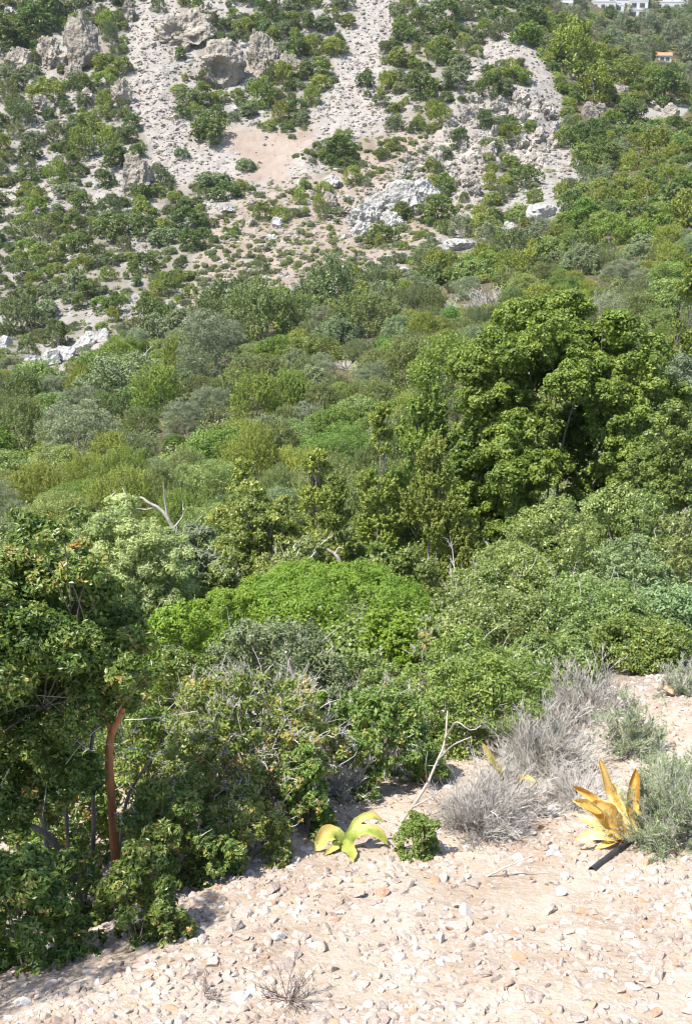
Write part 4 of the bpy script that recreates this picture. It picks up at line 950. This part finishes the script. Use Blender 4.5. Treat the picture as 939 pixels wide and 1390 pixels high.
bare_bush('dead grey tangle in the gully right of the bright dome',592,8.9,820,70,3,n1=40)
bare_bush('dead grey tangle under the green bush by the mid-green bush',548,6.4,875,90,4,n1=44)
bare_bush('pale dead twigs behind the bright green lobe',283,13.5,672,70,5)
bare_bush('grey leafless bush at the foot of the big round tree',625,15.0,690,80,6)
bare_bush('pinkish bare thicket at the picture edge under the light oak',905,13.2,640,80,7)
bare_bush('grey bare bush low on the olive-green slope',470,62,490,50,8)
bare_bush('bare grey bush near the spur foot',800,66,372,50,9)

# ------------------------------------------------------------------ the bushes of the hillside
SPECIES = {  # name: (material, style, shape, height range, category, phrase, bark)
 'juniper_bush': ('juniper','tuft','dome',(.75,1.05),'bush','olive-green juniper bush'),
 'mastic_bush': ('mastic','leaf','dome',(.62,.9),'bush','glossy mid-green mastic bush'),
 'kermes_oak_bush': ('oak','leaf','dome',(.65,.95),'bush','dark green kermes oak bush'),
 'spurge_bush': ('spurge','leaf','dome',(.55,.8),'bush','bright yellow-green bush'),
 'wild_olive': ('olive','leaf','dome',(.75,1.1),'tree','grey-green wild olive'),
 'phlomis_bush': ('grey_leaf','leaf','dome',(.6,.8),'bush','blue-grey leafy bush'),
 'heath_bush': ('heath','spray','dome',(.6,.9),'bush','dull greyish heath bush'),
 'prickly_juniper': ('yjuniper','tuft','dome',(.7,1.0),'bush','yellowish prickly juniper'),
 'lentisk_scrub': ('lentisk','leaf','dome',(.55,.8),'bush','pale green lentisk bush'),
 'cushion_shrub': ('heath','leaf','dome',(.45,.6),'shrub','low drab cushion shrub'),
}
LODS = {'far': (5200, .050, .032, 15, 14), 'mid': (16000, .028, .017, 22, 18), 'near': (34000, .018, .0105, 28, 22)}
_proto = {}
def proto(sp, lod, i):
    k = (sp, lod, i)
    if k in _proto: return _proto[k]
    mat, style, shape, hr, cat, ph = SPECIES[sp]
    rng = np.random.default_rng(abs(hash(sp)) % 1 + sum(map(ord, sp+lod))*17+i)
    n, l, w_, K, tf = LODS[lod]
    H = rng.uniform(*hr)
    C, Rc = clump_layout(rng, 1.0, H, K, shape, -.3, (.26,.42), (.45,.78), .45)
    C[:, 2] = np.maximum(C[:, 2]-np.maximum(0, C[:, 2]+Rc*.9-H), Rc*.45)
    C[:, :2] *= rng.uniform(.8, 1.2, 2)
    rts = (.26,.48)
    if style == 'tuft': tf = int(tf*1.35); rts = (.20,.34)
    if style == 'spray': w_ = w_*.7; n = int(n*1.5); l = l*.85
    if sp == 'wild_olive': w_ = w_*.5; n = int(n*1.3)
    fb = MB(); Pt, Rt, mt = fill_clumps(fb, rng, C, Rc, n, l, w_, style, tf, 0, 0, 0.4, .14, None, rts, .95 if sp != 'wild_olive' else .75)
    sb = MB(); limbs(sb, rng, C[rng.choice(K, min(K, 6), replace=False)], (0,0,-.05), .012, 5, 4, 0, .3, .05)
    if sp in ('heath_bush','phlomis_bush','wild_olive','juniper_bush'):
        q = rng.choice(len(Pt), 26); d = unit(Pt[q]-np.array([0,0,.3])+rvec(rng, 26)*.4); twigs(sb, rng, Pt[q], d, rng.uniform(.08, .2, 26), np.full(26, .004), 3, 0, .4)
    stm = M['twig'] if sp in ('heath_bush','phlomis_bush') else M['bark']
    if lod == 'far':
        for fq, lst in sb.f.items(): fb.f.setdefault(fq, []).extend([(f_+fb.n, m_*0+1, v_) for f_, m_, v_ in lst])
        fb.v += sb.v; fb.n += sb.n
        r = (fb.mesh(sp, [M[mat], stm]), None)
    else: r = (fb.mesh('foliage', [M[mat]]), sb.mesh('stem', [stm]))
    _proto[k] = r
    return r
NPROTO = {'far': 6, 'mid': 5, 'near': 3}
def plant(sp, px, py, wpx, rng, hs=1., label=None, lod=None):
    g = hit(px, py)
    if g is None: return None
    d = depth_of(g[1], py); W = wpx*d/F
    lod = lod or ('far' if g[1] > 88 else ('mid' if g[1] > 36 else 'near'))
    fol, stm = proto(sp, lod, int(rng.integers(0, NPROTO[lod])))
    if stm is None: o = link(sp, fol)
    else:
        o = empty(sp, (0,0,0)); link('foliage', fol, o); link('stem', stm, o)
    o.location = (g[0], g[1], g[2]-W*.05); o.rotation_euler = (rng.normal()*.06, rng.normal()*.06, rng.random()*6.283)
    o.scale = (W*rng.uniform(.9, 1.12), W*rng.uniform(.9, 1.12), W*hs*rng.uniform(.85, 1.15))
    tag(o, label, SPECIES[sp][4])
    if label is None: later(o, px, py-wpx*.35, wpx, SPECIES[sp][5])
    return o
COUNT = {}
KEEP = [(45,493,26),(72,486,24),(90,478,26),(118,464,34),(66,508,20),(140,456,22),(75,553,12),(8,465,18),(622,332,40),(735,286,40),(692,308,16),(505,368,14),(548,367,16),(910,150,26),(845,120,14),(890,146,12),(776,102,14),(800,150,34),(815,142,22),
        (905,221,12),(935,223,12),(660,398,34),(612,404,20),(470,500,22),(800,380,24),(186,240,46),(112,60,60),(300,85,80),(515,275,90),(285,175,50),(248,206,20),(313,100,40),(236,600,38),
        (814,6,30),(846,6,36),(866,16,26),(912,5,42),(769,8,12),(902,77,24)]
def scatter():
    rng = np.random.default_rng(17)
    # the ones the eye picks out first
    for sp, px, py, w_, hs, lab in [
      ('kermes_oak_bush',285,190,58,1.0,'big dark green bush alone amid the pale scree'),
      ('phlomis_bush',248,214,22,1.1,'small round grey-green bush on the pinkish scree fan'),
      ('kermes_oak_bush',42,52,44,1.1,'dark bush leaning on the bare stony slope high up'),
      ('kermes_oak_bush',72,28,40,1.2,'dark bush pair member just left of the overhanging cliff'),
      ('mastic_bush',694,112,42,.7,'wide green bush patch on the rubble-topped ridge'),
      ('mastic_bush',670,112,32,.75,'green bush at the left end of the ridge patch'),
      ('spurge_bush',236,615,40,1.0,'vivid green round bush in the olive-green thicket'),
      ('spurge_bush',205,555,70,.9,'vivid green broad bush below the white boulders'),
      ('kermes_oak_bush',515,332,55,.8,'dark round bush below the jumbled grey outcrop'),
      ('kermes_oak_bush',545,298,30,1.,'dark round bush on the jumbled grey outcrop'),
      ('kermes_oak_bush',590,300,56,.8,'broad dark bush right of the jumbled grey outcrop'),
      ('kermes_oak_bush',158,225,44,.9,'dark bush touching the lone brown boulder'),
      ('kermes_oak_bush',460,215,50,.8,'dark bush at the foot of the wide scree chute'),
      ('phlomis_bush',290,250,60,.55,'blue-grey flat bush closing the bottom of the scree fan')]:
        plant(sp, px, py, w_, rng, hs, lab); COUNT[sp] = COUNT.get(sp, 0)+1
    pts = []; boxes = np.zeros((0, 3))
    # candidates: random places over the slope, kept apart by a share of their size
    cand = []
    for _ in range(26000):
        px = rng.uniform(-50, 990); py = 22+ rng.random()*780
        if rng.random() < .12: py = rng.uniform(-25, 60)
        cand.append((px, py))
    cand.sort(key=lambda c: 0 if (c[0] > 745 and c[1] < 132-(939-c[0])*.58) else 1)
    A = np.zeros((5000, 4)); na = 0
    nzp = lambda px, py, s: float(fbm(px/70., py/45., 0, 3, s))
    for px, py in cand:
        cx, cy_ = px, py-8
        up = float(zone('up', px, py)); cov = float(zone('cover', px, cy_)); dots = float(zone('pink', px, cy_))
        crest = 118-(939-px)*.58 if px > 745 else -999
        farland = px > 745 and py < crest+14
        if farland: base = 25
        elif up > .5: base = 31
        else: base = float(np.interp(py, [60,200,330,420,500,600,700,800], [27,31,38,47,58,76,94,110]))
        sz = base*float(np.exp(rng.normal()*.30))
        small = False
        if up > .5 and dots > .45:
            sz = rng.uniform(6, 15) if rng.random() < .80 else rng.uniform(16, 30); small = sz < 15
        elif up > .5 and rng.random() < .28: sz *= .55
        if rng.random() > min(cov, float(zone('cover', px, py-.62*sz)), float(zone('cover', px-.36*sz, py-.3*sz)), float(zone('cover', px+.36*sz, py-.3*sz)))**1.1: continue
        if any(abs(px-kx) < sz*.42+kw*.42 and -kw*.25 < py-ky < sz*.72+kw*.1 for kx, ky, kw in KEEP): continue
        if cov < .12 and rng.random() < .7: continue
        # keep clear of the bigger neighbours already placed by hand
        if py > 690 and (px > 560 or py > 745): continue
        if 625 < px < 895 and 500 < py < 720: continue
        sx = sz*(.44 if up < .5 else .42); sy = sz*(.30 if up < .5 else .34)
        if na:
            dd = ((A[:na,0]-px)/(sx+A[:na,2]))**2+((A[:na,1]-py)/(sy+A[:na,3]))**2
            if np.min(dd) < (.42 if up > .5 or farland else .34): continue
        r = rng.random(); n1 = nzp(px, py, 61)
        if farland: sp = 'wild_olive' if r < .66 else ('kermes_oak_bush' if r < .88 else 'mastic_bush')
        elif small: sp = 'cushion_shrub' if r < .8 else 'mastic_bush'
        elif up > .5: sp = 'kermes_oak_bush' if r < .42+n1*.3 else ('mastic_bush' if r < .62 else ('juniper_bush' if r < .74 else ('heath_bush' if r < .88 else 'phlomis_bush')))
        elif px > 640 and py < 330: sp = 'kermes_oak_bush' if r < .34+n1*.3 else ('mastic_bush' if r < .66 else ('juniper_bush' if r < .90 else 'spurge_bush'))
        else: sp = ('juniper_bush' if rng.random() < .6 else 'prickly_juniper') if r < .47+n1*.5 else ('lentisk_scrub' if r < .58 else 'mastic_bush' if r < .66 else ('wild_olive' if r < .76 else ('phlomis_bush' if r < .84 else ('heath_bush' if r < .91 else 'spurge_bush'))))
        if COUNT.get(sp, 0) >= 300: continue
        if na >= 2000: break
        o = plant(sp, px, py, sz, rng)
        if o is None: continue
        COUNT[sp] = COUNT.get(sp, 0)+1
        A[na] = (px, py, sx, sy); na += 1
    # fill what is still open in the closed scrub
    for _ in range(14000):
        px, py = rng.uniform(-40, 985), rng.uniform(60, 770)
        if float(zone('up', px, py)) > .35 or float(zone('cover', px, py-10)) < .7 or na > 2600: continue
        if py > 690 and (px > 560 or py > 745): continue
        if 625 < px < 895 and 500 < py < 720: continue
        if any(abs(px-kx) < kw*.5+8 and -kw*.2 < py-ky < kw*.75+6 for kx, ky, kw in KEEP): continue
        sz = float(np.interp(py, [60,200,330,420,500,600,700,800], [22,26,34,44,54,70,84,95]))*rng.uniform(.7, 1.1)
        sx, sy = sz*.38, sz*.26
        if np.min(((A[:na,0]-px)/(sx+A[:na,2]))**2+((A[:na,1]-py)/(sy+A[:na,3]))**2) < .40: continue
        sp = [q for q in ('juniper_bush','prickly_juniper','phlomis_bush','wild_olive','spurge_bush','heath_bush','mastic_bush','lentisk_scrub') if COUNT.get(q, 0) < 300]
        sp = sp[int(rng.choice(len(sp), p=np.array([1.0 if q in ('juniper_bush','prickly_juniper','lentisk_scrub') else .35 for q in sp])/sum(1.0 if q in ('juniper_bush','prickly_juniper','lentisk_scrub') else .35 for q in sp)))]
        if px > 640 and py < 330 and sp in ('juniper_bush', 'prickly_juniper', 'spurge_bush'): sp = 'lentisk_scrub' if COUNT.get('lentisk_scrub', 0) < 300 else 'phlomis_bush'
        if plant(sp, px, py, sz, rng) is None: continue
        COUNT[sp] = COUNT.get(sp, 0)+1; A[na] = (px, py, sx, sy); na += 1
    print('PLANTS', na, COUNT)
scatter()

# tiny herbs and dwarf scrub that nobody could count
def dwarf():
    rng = np.random.default_rng(23); mb = MB(); k = 0
    for _ in range(7500):
        px, py = rng.uniform(-40, 980), rng.uniform(-20, 520)
        up, cov, dots = float(zone('up', px, py)), float(zone('cover', px, py)), float(zone('pink', px, py))
        if up < .35 or float(zone('scree', px, py)) > .4 or float(zone('fan', px, py)) > .5: continue
        if rng.random() > .25+.55*cov+.75*dots: continue
        g = hit(px, py)
        if g is None or g[1] > 235: continue
        r = rng.uniform(.16, .42); n = int(26+90*r); e = unit(rvec(rng, n)+np.array([0,0,.5])); P = np.array(g)+e*r*rng.random((n, 1))**.35*np.array([1,1,.7])+np.array([0,0,r*.2])
        Nn = unit(e+rvec(rng, n)*.6); A = unit(np.cross(Nn, rvec(rng, n))); leaves(mb, rng, P, Nn, A, .15, .10, np.clip(rng.random()+rng.normal(size=n)*.15, 0, 1), 0 if rng.random() < .6 else 1); k += 1
    tag(mb.build('ground_cover', [M['heath'], M['mastic']]), 'tiny dwarf scrub dotted over the stony slope', kind='stuff')
dwarf()

def undergrowth():
    rng = np.random.default_rng(37); mb = MB(); k = 0
    for _ in range(9000):
        px, py = rng.uniform(-60, 1000), rng.uniform(-10, 900)
        up, cov = float(zone('up', px, py)), float(zone('cover', px, py))
        if up > .5 or cov < .6 or any(abs(px-kx) < kw*.6 and -kw*.4 < py-ky < 14 for kx, ky, kw in KEEP): continue
        g = hit(px, py)
        if g is None or g[1] > 420 or g[1] < 9: continue
        d = g[1]; r = rng.uniform(.35, .65)*(1+d/130); l = .036+d*.0015
        n = int(min(110, 2.6*r*r/(l*l*.3))); e = unit(rvec(rng, n)+np.array([0,0,.6])); P = np.array(g)+e*r*rng.random((n, 1))**.3*np.array([1,1,.8])
        Nn = unit(e+rvec(rng, n)*.6+np.array([0,0,.3])); A = unit(np.cross(Nn, rvec(rng, n))); leaves(mb, rng, P, Nn, A, l, l*.6, np.clip(.5+rng.normal()*.15+rng.normal(size=n)*.15, 0, 1), int(rng.choice(4, p=[.4,.3,.15,.15]))); k += 1
    tag(mb.build('undergrowth', [M['juniper'], M['mastic'], M['heath'], M['olive']]), 'low tangled maquis undergrowth between the bushes', kind='stuff')
undergrowth()

# ------------------------------------------------------------------ rocks of the hillside
def rocks():
    rng = np.random.default_rng(29)
    def R_(name, lab, px, py, wpx, hpx, mat='limestone', sub=5, deep=.8, group=None, seed=0, sink=.25, **kw):
        g = hit(px, py); d = depth_of(g[1], py); k_ = .8 if name in ('cliff', 'cave_rock') else 1.; W = wpx*d/F*k_; H = hpx*d/F*k_
        return set_rock(name, lab, 'rock', g, (W, W*deep, H/(1-sink)), M[mat], sub, rng.uniform(-.4, .4), group, seed or int(px*7+py), sink, **kw)
    big = dict(planes=9, rough=.34, freq=1.9, layers=.045, dmin=.5, sink=.42)
    R_('cliff','overhanging grey cliff with a sheer shaded side high on the slope',112,92,64,86,deep=1.0,seed=11,planes=12,rough=.30,freq=1.5,dmin=.45,layers=.04)
    R_('cliff','pale broken crag left of the overhanging cliff',70,88,60,40,seed=12,**big)
    R_('cliff','small dark-sided crag below the overhanging cliff',103,108,34,28,seed=13,**big)
    R_('cave_rock','orange-stained rock with a shallow dark cave opening',300,112,84,66,seed=14,planes=6,rough=.22,freq=1.8,dmin=.7,dent=((.25,-1,-.12),.42,.55))
    R_('cliff','long pale ledge with shaded hollow above the cave',250,52,90,46,seed=15,dent=((0,-1,-.1),.5,.3),**big)
    R_('cliff','pale broken crag right of the cave',355,92,62,52,seed=16,**big)
    R_('cliff','brown-hollowed crag between cave and wide scree',392,104,50,36,seed=17,dent=((-.2,-1,-.2),.4,.4),**big)
    R_('cliff','pale crag above the small crag near the chute top',270,28,60,30,seed=18,**big)
    R_('boulder','lone big brown-footed boulder standing on the lower slope',186,262,50,52,seed=19,planes=8,rough=.26,freq=1.9,dmin=.6,layers=.03)
    R_('cliff','jagged pale outcrop at the slope edge by the pair of dark bushes',28,92,46,30,seed=20,**big)
    R_('cliff','jagged pale outcrop under the bare stony slope',60,150,40,24,seed=21,**big)
    R_('cliff','grey rib of rock along the narrow chute',165,140,34,36,seed=22,**big)
    R_('cliff','pale rib of rock at the upper chute edge',175,25,36,30,seed=23,**big)
    for i, (px, py, w_, h_, lab) in enumerate([(45,500,28,22,'white boulder at the left end of the white row'),(72,492,26,18,'white boulder in the middle of the white row'),(90,486,28,20,'white boulder right of the row middle'),(118,474,36,24,'largest white boulder at the top end of the row'),
       (66,512,24,14,'white boulder below the row'),(140,462,26,16,'white boulder above the largest one'),(75,557,16,10,'small white stone peeping from the thicket below the row'),(8,470,20,18,'white boulder cut by the picture edge'),
       (622,338,46,16,'flat white rock in the green slope'),(735,296,44,26,'pale white rock ledge below the spur'),(692,316,18,20,'slanting white rock left of the pale ledge'),(505,372,18,10,'small white rock below the dark round bush'),(548,372,20,12,'white rock half hidden in the green slope'),
       (910,158,28,22,'pale rock standing on the dark spur slope'),(845,124,16,9,'pale rock spot high on the dark spur slope'),(890,150,14,9,'small pale rock beside the standing one'),(776,106,16,9,'pale bare patch rock near the ridge rubble'),(800,158,36,24,'pale rock band under the ridge end'),(815,150,24,14,'small rock right of the pale band'),
       (905,226,14,12,'pale rock on the right slope'),(935,228,14,10,'pale rock at the edge of the right slope')]):
        R_('boulder', lab, px, py, w_*(.85 if px > 770 else 1), h_*(.75 if px > 770 else 1), 'limestone' if px > 770 else 'white_rock', 4, .8, None, 700+i, .45 if px > 770 else .3, planes=10, rough=.2, freq=1.7, dmin=.5)
    for i, (px, py, w_, h_) in enumerate([(495,300,44,26),(515,288,50,28),(545,280,54,30),(572,272,50,28),(590,262,30,18),(485,318,30,16),(530,306,30,16)]):
        R_('rock_outcrop', ['low','left','middle','long','topmost','bottom','front'][i]+' slab of the jumbled grey outcrop', px, py, w_, h_, 'white_rock', 5, .7, None, 800+i, **big)
    # crags of the spur face
    k = 0; P = []
    for _ in range(900):
        px, py = rng.uniform(535, 790), rng.uniform(100, 265)
        if float(zone('face', px, py)) < .7 or (480 < px < 605 and py > 245): continue
        w_ = rng.uniform(12, 30)
        if any(abs(px-q[0]) < (w_+q[2])*.34 and abs(py-q[1]) < (w_+q[2])*.30 for q in P): continue
        P.append((px, py, w_)); o = R_('crag', None, px, py, w_, w_*rng.uniform(.4, .75), 'pale_crag', 5, .9, None, 900+k, .5, planes=12, rough=.36, freq=1.9, dmin=.42, layers=.05)
        later(o, px, py-8, w_, 'pale limestone crag'); k += 1
        if k > 60: break
    # crags over the rest of the upper slope
    k = 0; P = []
    for _ in range(2500):
        px, py = rng.uniform(-30, 480), rng.uniform(-10, 330)
        if float(zone('up', px, py)) < .6 or float(zone('cover', px, py)) > .55 or float(zone('scree', px, py))+float(zone('fan', px, py)) > .3: continue
        w_ = 6+24*rng.random()**2
        if any(math.hypot(px-q[0], (py-q[1])*1.3) < (w_+q[2])*.55 for q in P): continue
        P.append((px, py, w_)); o = R_('crag', None, px, py, w_, w_*rng.uniform(.3, .6), 'limestone' if rng.random() < .6 else 'white_rock', 3 if w_ < 12 else 4, .9, None, 1100+k, .45, planes=12, rough=.32, freq=1.8, dmin=.42)
        later(o, px, py-5, w_, 'weathered limestone crag'); k += 1
        if k >= 130: break
    # single blocks on the scree
    k = 0; protos = []
    for i in range(10):
        m_ = MB(); m_.add(*rock_verts(np.random.default_rng(1500+i), 2, 10, .10, 1.6, dmin=.45)); protos.append(m_.mesh('scree_block', [M['limestone'] if i % 2 else M['white_rock']]))
    for _ in range(6000):
        px, py = rng.uniform(160, 810), rng.uniform(-10, 260)
        if float(zone('scree', px, py))+float(zone('fan', px, py))*.6 < .5: continue
        fanz = float(zone('fan', px, py)) > .5
        if fanz and not (345 < px < 395 and 165 < py < 225) and rng.random() < .9: continue
        g = hit(px, py)
        w_ = (2.2+8*rng.random()**3.5)*depth_of(g[1], py)/F
        o = link('scree_block', protos[rng.integers(0, 10)]); o.location = (g[0], g[1], g[2]+w_*.12); o.scale = (w_*.55, w_*.5, w_*rng.uniform(.3, .45)); o.rotation_euler = (rng.normal()*.3, rng.normal()*.3, rng.random()*6.28)
        tag(o, None, 'rock'); later(o, px, py, w_, 'grey scree block'); k += 1
        if k >= 230: break
    # finer rubble
    mb = MB(); k = 0; low = [rock_verts(np.random.default_rng(1700+i), 1, 6, .08, 1.6, dmin=.5) for i in range(8)]
    for _ in range(44000):
        px, py = rng.uniform(-40, 820), rng.uniform(-20, 430)
        sc_ = float(zone('scree', px, py)); up = float(zone('up', px, py)); fc = float(zone('face', px, py))
        p = max(sc_*.38, fc*.7, up*.85*(1-float(zone('cover', px, py)))*(1-float(zone('fan', px, py))))
        if rng.random() > p: continue
        g = hit(px, py)
        if g is None or g[1] > 240: continue
        s = (.10+.35*rng.random()**2.5); V, Fc = low[k % 8]; a = rng.random()*6.28; ca, sa = math.cos(a), math.sin(a)
        W = V*s*rng.uniform(.6, 1.2, 3)*np.array([1,1,.7]); W = np.stack([W[:,0]*ca-W[:,1]*sa, W[:,0]*sa+W[:,1]*ca, W[:,2]], 1)+np.array(g)
        mb.add(W, Fc, int(rng.random() < .35)); k += 1
    tag(mb.build('scree_rubble', [M['limestone'], M['white_rock']]), 'grey limestone rubble covering the scree chutes', kind='stuff')
rocks()

# ------------------------------------------------------------------ the far village
def box(mb, x0, x1, y0, y1, z0, z1, mat=0):
    v = [(x0,y0,z0),(x1,y0,z0),(x1,y1,z0),(x0,y1,z0),(x0,y0,z1),(x1,y0,z1),(x1,y1,z1),(x0,y1,z1)]
    mb.add(v, [(0,3,2,1),(4,5,6,7),(0,1,5,4),(1,2,6,5),(2,3,7,6),(3,0,4,7)], mat)
def house(label, px, py, blocks, cat='house', name='villa', rz=.0, roof='flat', lift=0.):
    g = hit(px, py, 260.); root = empty(name, (g[0], g[1], g[2]-.4+lift), rz); root.scale = (.66, .66, .8); tag(root, label, cat)
    for (x0, x1, y0, y1, z0, z1, wins) in blocks:
        mb = MB(); box(mb, x0, x1, y0, y1, z0-.6, z1); mb.build('wall', M['plaster'], root)
        if roof == 'flat':
            mb = MB()
            for a in ((x0-.1,x1+.1,y0-.1,y0+.15),(x0-.1,x1+.1,y1-.15,y1+.1),(x0-.1,x0+.15,y0+.152,y1-.152),(x1-.15,x1+.1,y0+.152,y1-.152)): box(mb, *a, z1+.003, z1+.45)
            mb.build('parapet', M['plaster'], root)
        else:
            mb = MB(); xm = (y0+y1)/2; e = .45
            v = [(x0-e,y0-e,z1),(x1+e,y0-e,z1),(x1+e,y1+e,z1),(x0-e,y1+e,z1),(x0-e,xm,z1+1.1),(x1+e,xm,z1+1.1)]
            mb.add(v, [(0,1,5,4),(2,3,4,5)]); mb.add(v, [(0,4,3),(1,2,5)]); mb.add(v, [(0,3,2,1)]); mb.build('roof', M['tile'], root)
        for wx, wz, ww, wh in wins:
            mb = MB(); box(mb, wx-ww/2, wx+ww/2, y0-.03, y0+.05, wz, wz+wh); wo = mb.build('window', M['glass'], root)
            mb = MB(); box(mb, wx-ww/2-.12, wx+ww/2+.12, y0-.10, y0-.032, wz-.14, wz-.02); mb.build('sill', M['plaster'], wo)
            mb = MB(); box(mb, wx-ww/2-.55, wx-ww/2-.05, y0-.09, y0-.004, wz, wz+wh); mb.build('shutter', M['shutter'], wo)
house('leftmost white villa with flat roofs and stepped terrace at the slope top', 820, 14, [(-6,5,0,8,0,3.4,[(-4,1,1.2,1.5),(-.5,1,1.2,1.5),(3,1,1.2,1.5)]),(-3.5,2.5,3,9,3.95,6.6,[(-1,4.7,1.4,1.2)]),(5.2,9,1.5,7,0,2.5,[(7,.8,1.2,1.2)])])
house('long white villa with a dark porch and flat roof behind', 846, 12, [(-3.5,7.5,0,7,0,3.6,[(-2,.9,1.3,1.6),(1.5,.9,1.3,1.6),(5,.9,1.3,1.6)]),(0,7,2.5,8,4.1,6.8,[(2,4.9,1.2,1.2),(5,4.9,1.2,1.2)])])
house('two-storey white house with dark balcony openings below the long villa', 866, 23, [(-4.5,4.5,0,6,0,2.8,[(-2.4,.5,2.2,1.9),(1.8,.5,2.2,1.9)]),(-4.2,4.2,.7,6,3.3,5.9,[(-2,3.8,1.8,1.6),(1.8,3.8,1.8,1.6)])])
house('rightmost white villa stepping up beside the dark cypress', 913, 13, [(-9,5,0,8,0,3.2,[(-6.5,1,1.3,1.4),(-3,1,1.3,1.4),(2,1,1.3,1.4)]),(-3,8,3,9,3.65,6.6,[(0,4.4,1.3,1.3),(5,4.4,1.3,1.3)]),(0,6,5,10,7.05,9,[(3,7.6,1.2,1.)])])
house('small white cube house half hidden by trees left of the villas', 769, 12, [(-2.2,2.2,0,4.5,0,3.2,[(0,1,1.1,1.2)])])
house('little orange-roofed hut among the olives below the villas', 902, 84, [(-2.4,2.4,0,3.5,0,2.4,[(-1,.9,.9,1.1),(1.2,.8,.9,1.1)])], 'hut', 'hut', 0., 'gable')
def cypress(px, py, hpx, wpx, lab):
    rng = np.random.default_rng(int(px)); g = hit(px, py, 250.); d = depth_of(g[1], py); H = hpx*d/F; W = wpx*d/F
    root = empty('cypress', g); tag(root, lab, 'tree')
    z = np.linspace(.12, .95, 16); C = np.stack([rng.normal(size=16)*W*.06, rng.normal(size=16)*W*.06, z*H], 1); Rc = W*.5*np.interp(z, [.1,.35,1], [.7,1,.25])
    mb = MB(); fill_clumps(mb, rng, C, Rc, 2600, .34, .14, 'spray', 10); mb.build('crown', M['oak'], root)
    sb = MB(); tubes(sb, np.array([[0,0,-.2],[0,0,H*.5],[0,0,H*.9]]), np.array([.16,.12,.04]), 6); sb.build('trunk', M['bark'], root)
for k_, (px, py, w_, lab) in enumerate([(830,17,20,'grey-green olive standing between the leftmost and the long villa'),(852,20,14,'low olive before the porch of the long villa'),(886,18,18,'olive between the dark cypress and the right villa'),(787,15,20,'olive between the white cube house and the leftmost villa'),(935,18,20,'olive at the far end of the right villa'),(918,19,13,'small olive before the steps of the right villa')]):
    plant('wild_olive', px, py, w_, np.random.default_rng(50+k_), 1., lab, 'far')
cypress(878, 22, 24, 7, 'slim dark cypress between the two-storey house and right villa')
cypress(886, 84, 18, 5, 'small dark cypress beside the orange-roofed hut')
write_labels()


# ------------------------------------------------------------------ thin air between here and the far slope
mb = MB(); box(mb, -1250, 1250, -30, 800, -60, 330)
m, nt, N = newmat('haze_air'); pv = N('ShaderNodeVolumePrincipled'); pv.inputs['Density'].default_value = .00014; pv.inputs['Color'].default_value = (.84,.90,1.,1); pv.inputs['Anisotropy'].default_value = .35
oo = N('ShaderNodeOutputMaterial'); nt.links.new(pv.outputs[0], oo.inputs['Volume'])
tag(mb.build('haze', m), 'thin summer haze over the valley', kind='stuff')
# ------------------------------------------------------------------ light, camera
w = bpy.data.worlds.new('World'); SC.world = w; w.use_nodes = True
nt = w.node_tree; bg = nt.nodes['Background']; sky = nt.nodes.new('ShaderNodeTexSky'); sky.sky_type = 'NISHITA'; sky.sun_disc = False
SUN = np.array([-.54, -.36, 1.08]); SUN = SUN/np.linalg.norm(SUN)
sky.sun_elevation = math.asin(SUN[2]); sky.sun_rotation = math.atan2(SUN[0], SUN[1])
nt.links.new(sky.outputs[0], bg.inputs[0]); bg.inputs[1].default_value = .15
ld = bpy.data.lights.new('Sun', 'SUN'); ld.energy = 5.0; ld.angle = R(.5); ld.color = (1, .955, .88)
lo = link('Sun', ld)
from mathutils import Vector
lo.rotation_euler = Vector(-SUN).to_track_quat('-Z', 'Y').to_euler()
cd = bpy.data.cameras.new('Camera'); cam = link('Camera', cd); SC.camera = cam
cam.rotation_euler = (R(90)-PITCH, 0, 0); cd.sensor_fit = 'VERTICAL'; cd.sensor_height = 24; cd.lens = 24*F/PH; cd.clip_start = .05; cd.clip_end = 3000
SC.view_settings.view_transform = 'Standard'; SC.view_settings.look = 'None'; SC.view_settings.exposure = 1.0; SC.view_settings.gamma = 1
cy = SC.cycles
cy.max_bounces = 6; cy.diffuse_bounces = 3; cy.glossy_bounces = 2; cy.transmission_bounces = 3; cy.transparent_max_bounces = 4
cy.caustics_reflective = False; cy.caustics_refractive = False
cy.filter_width = 1.2
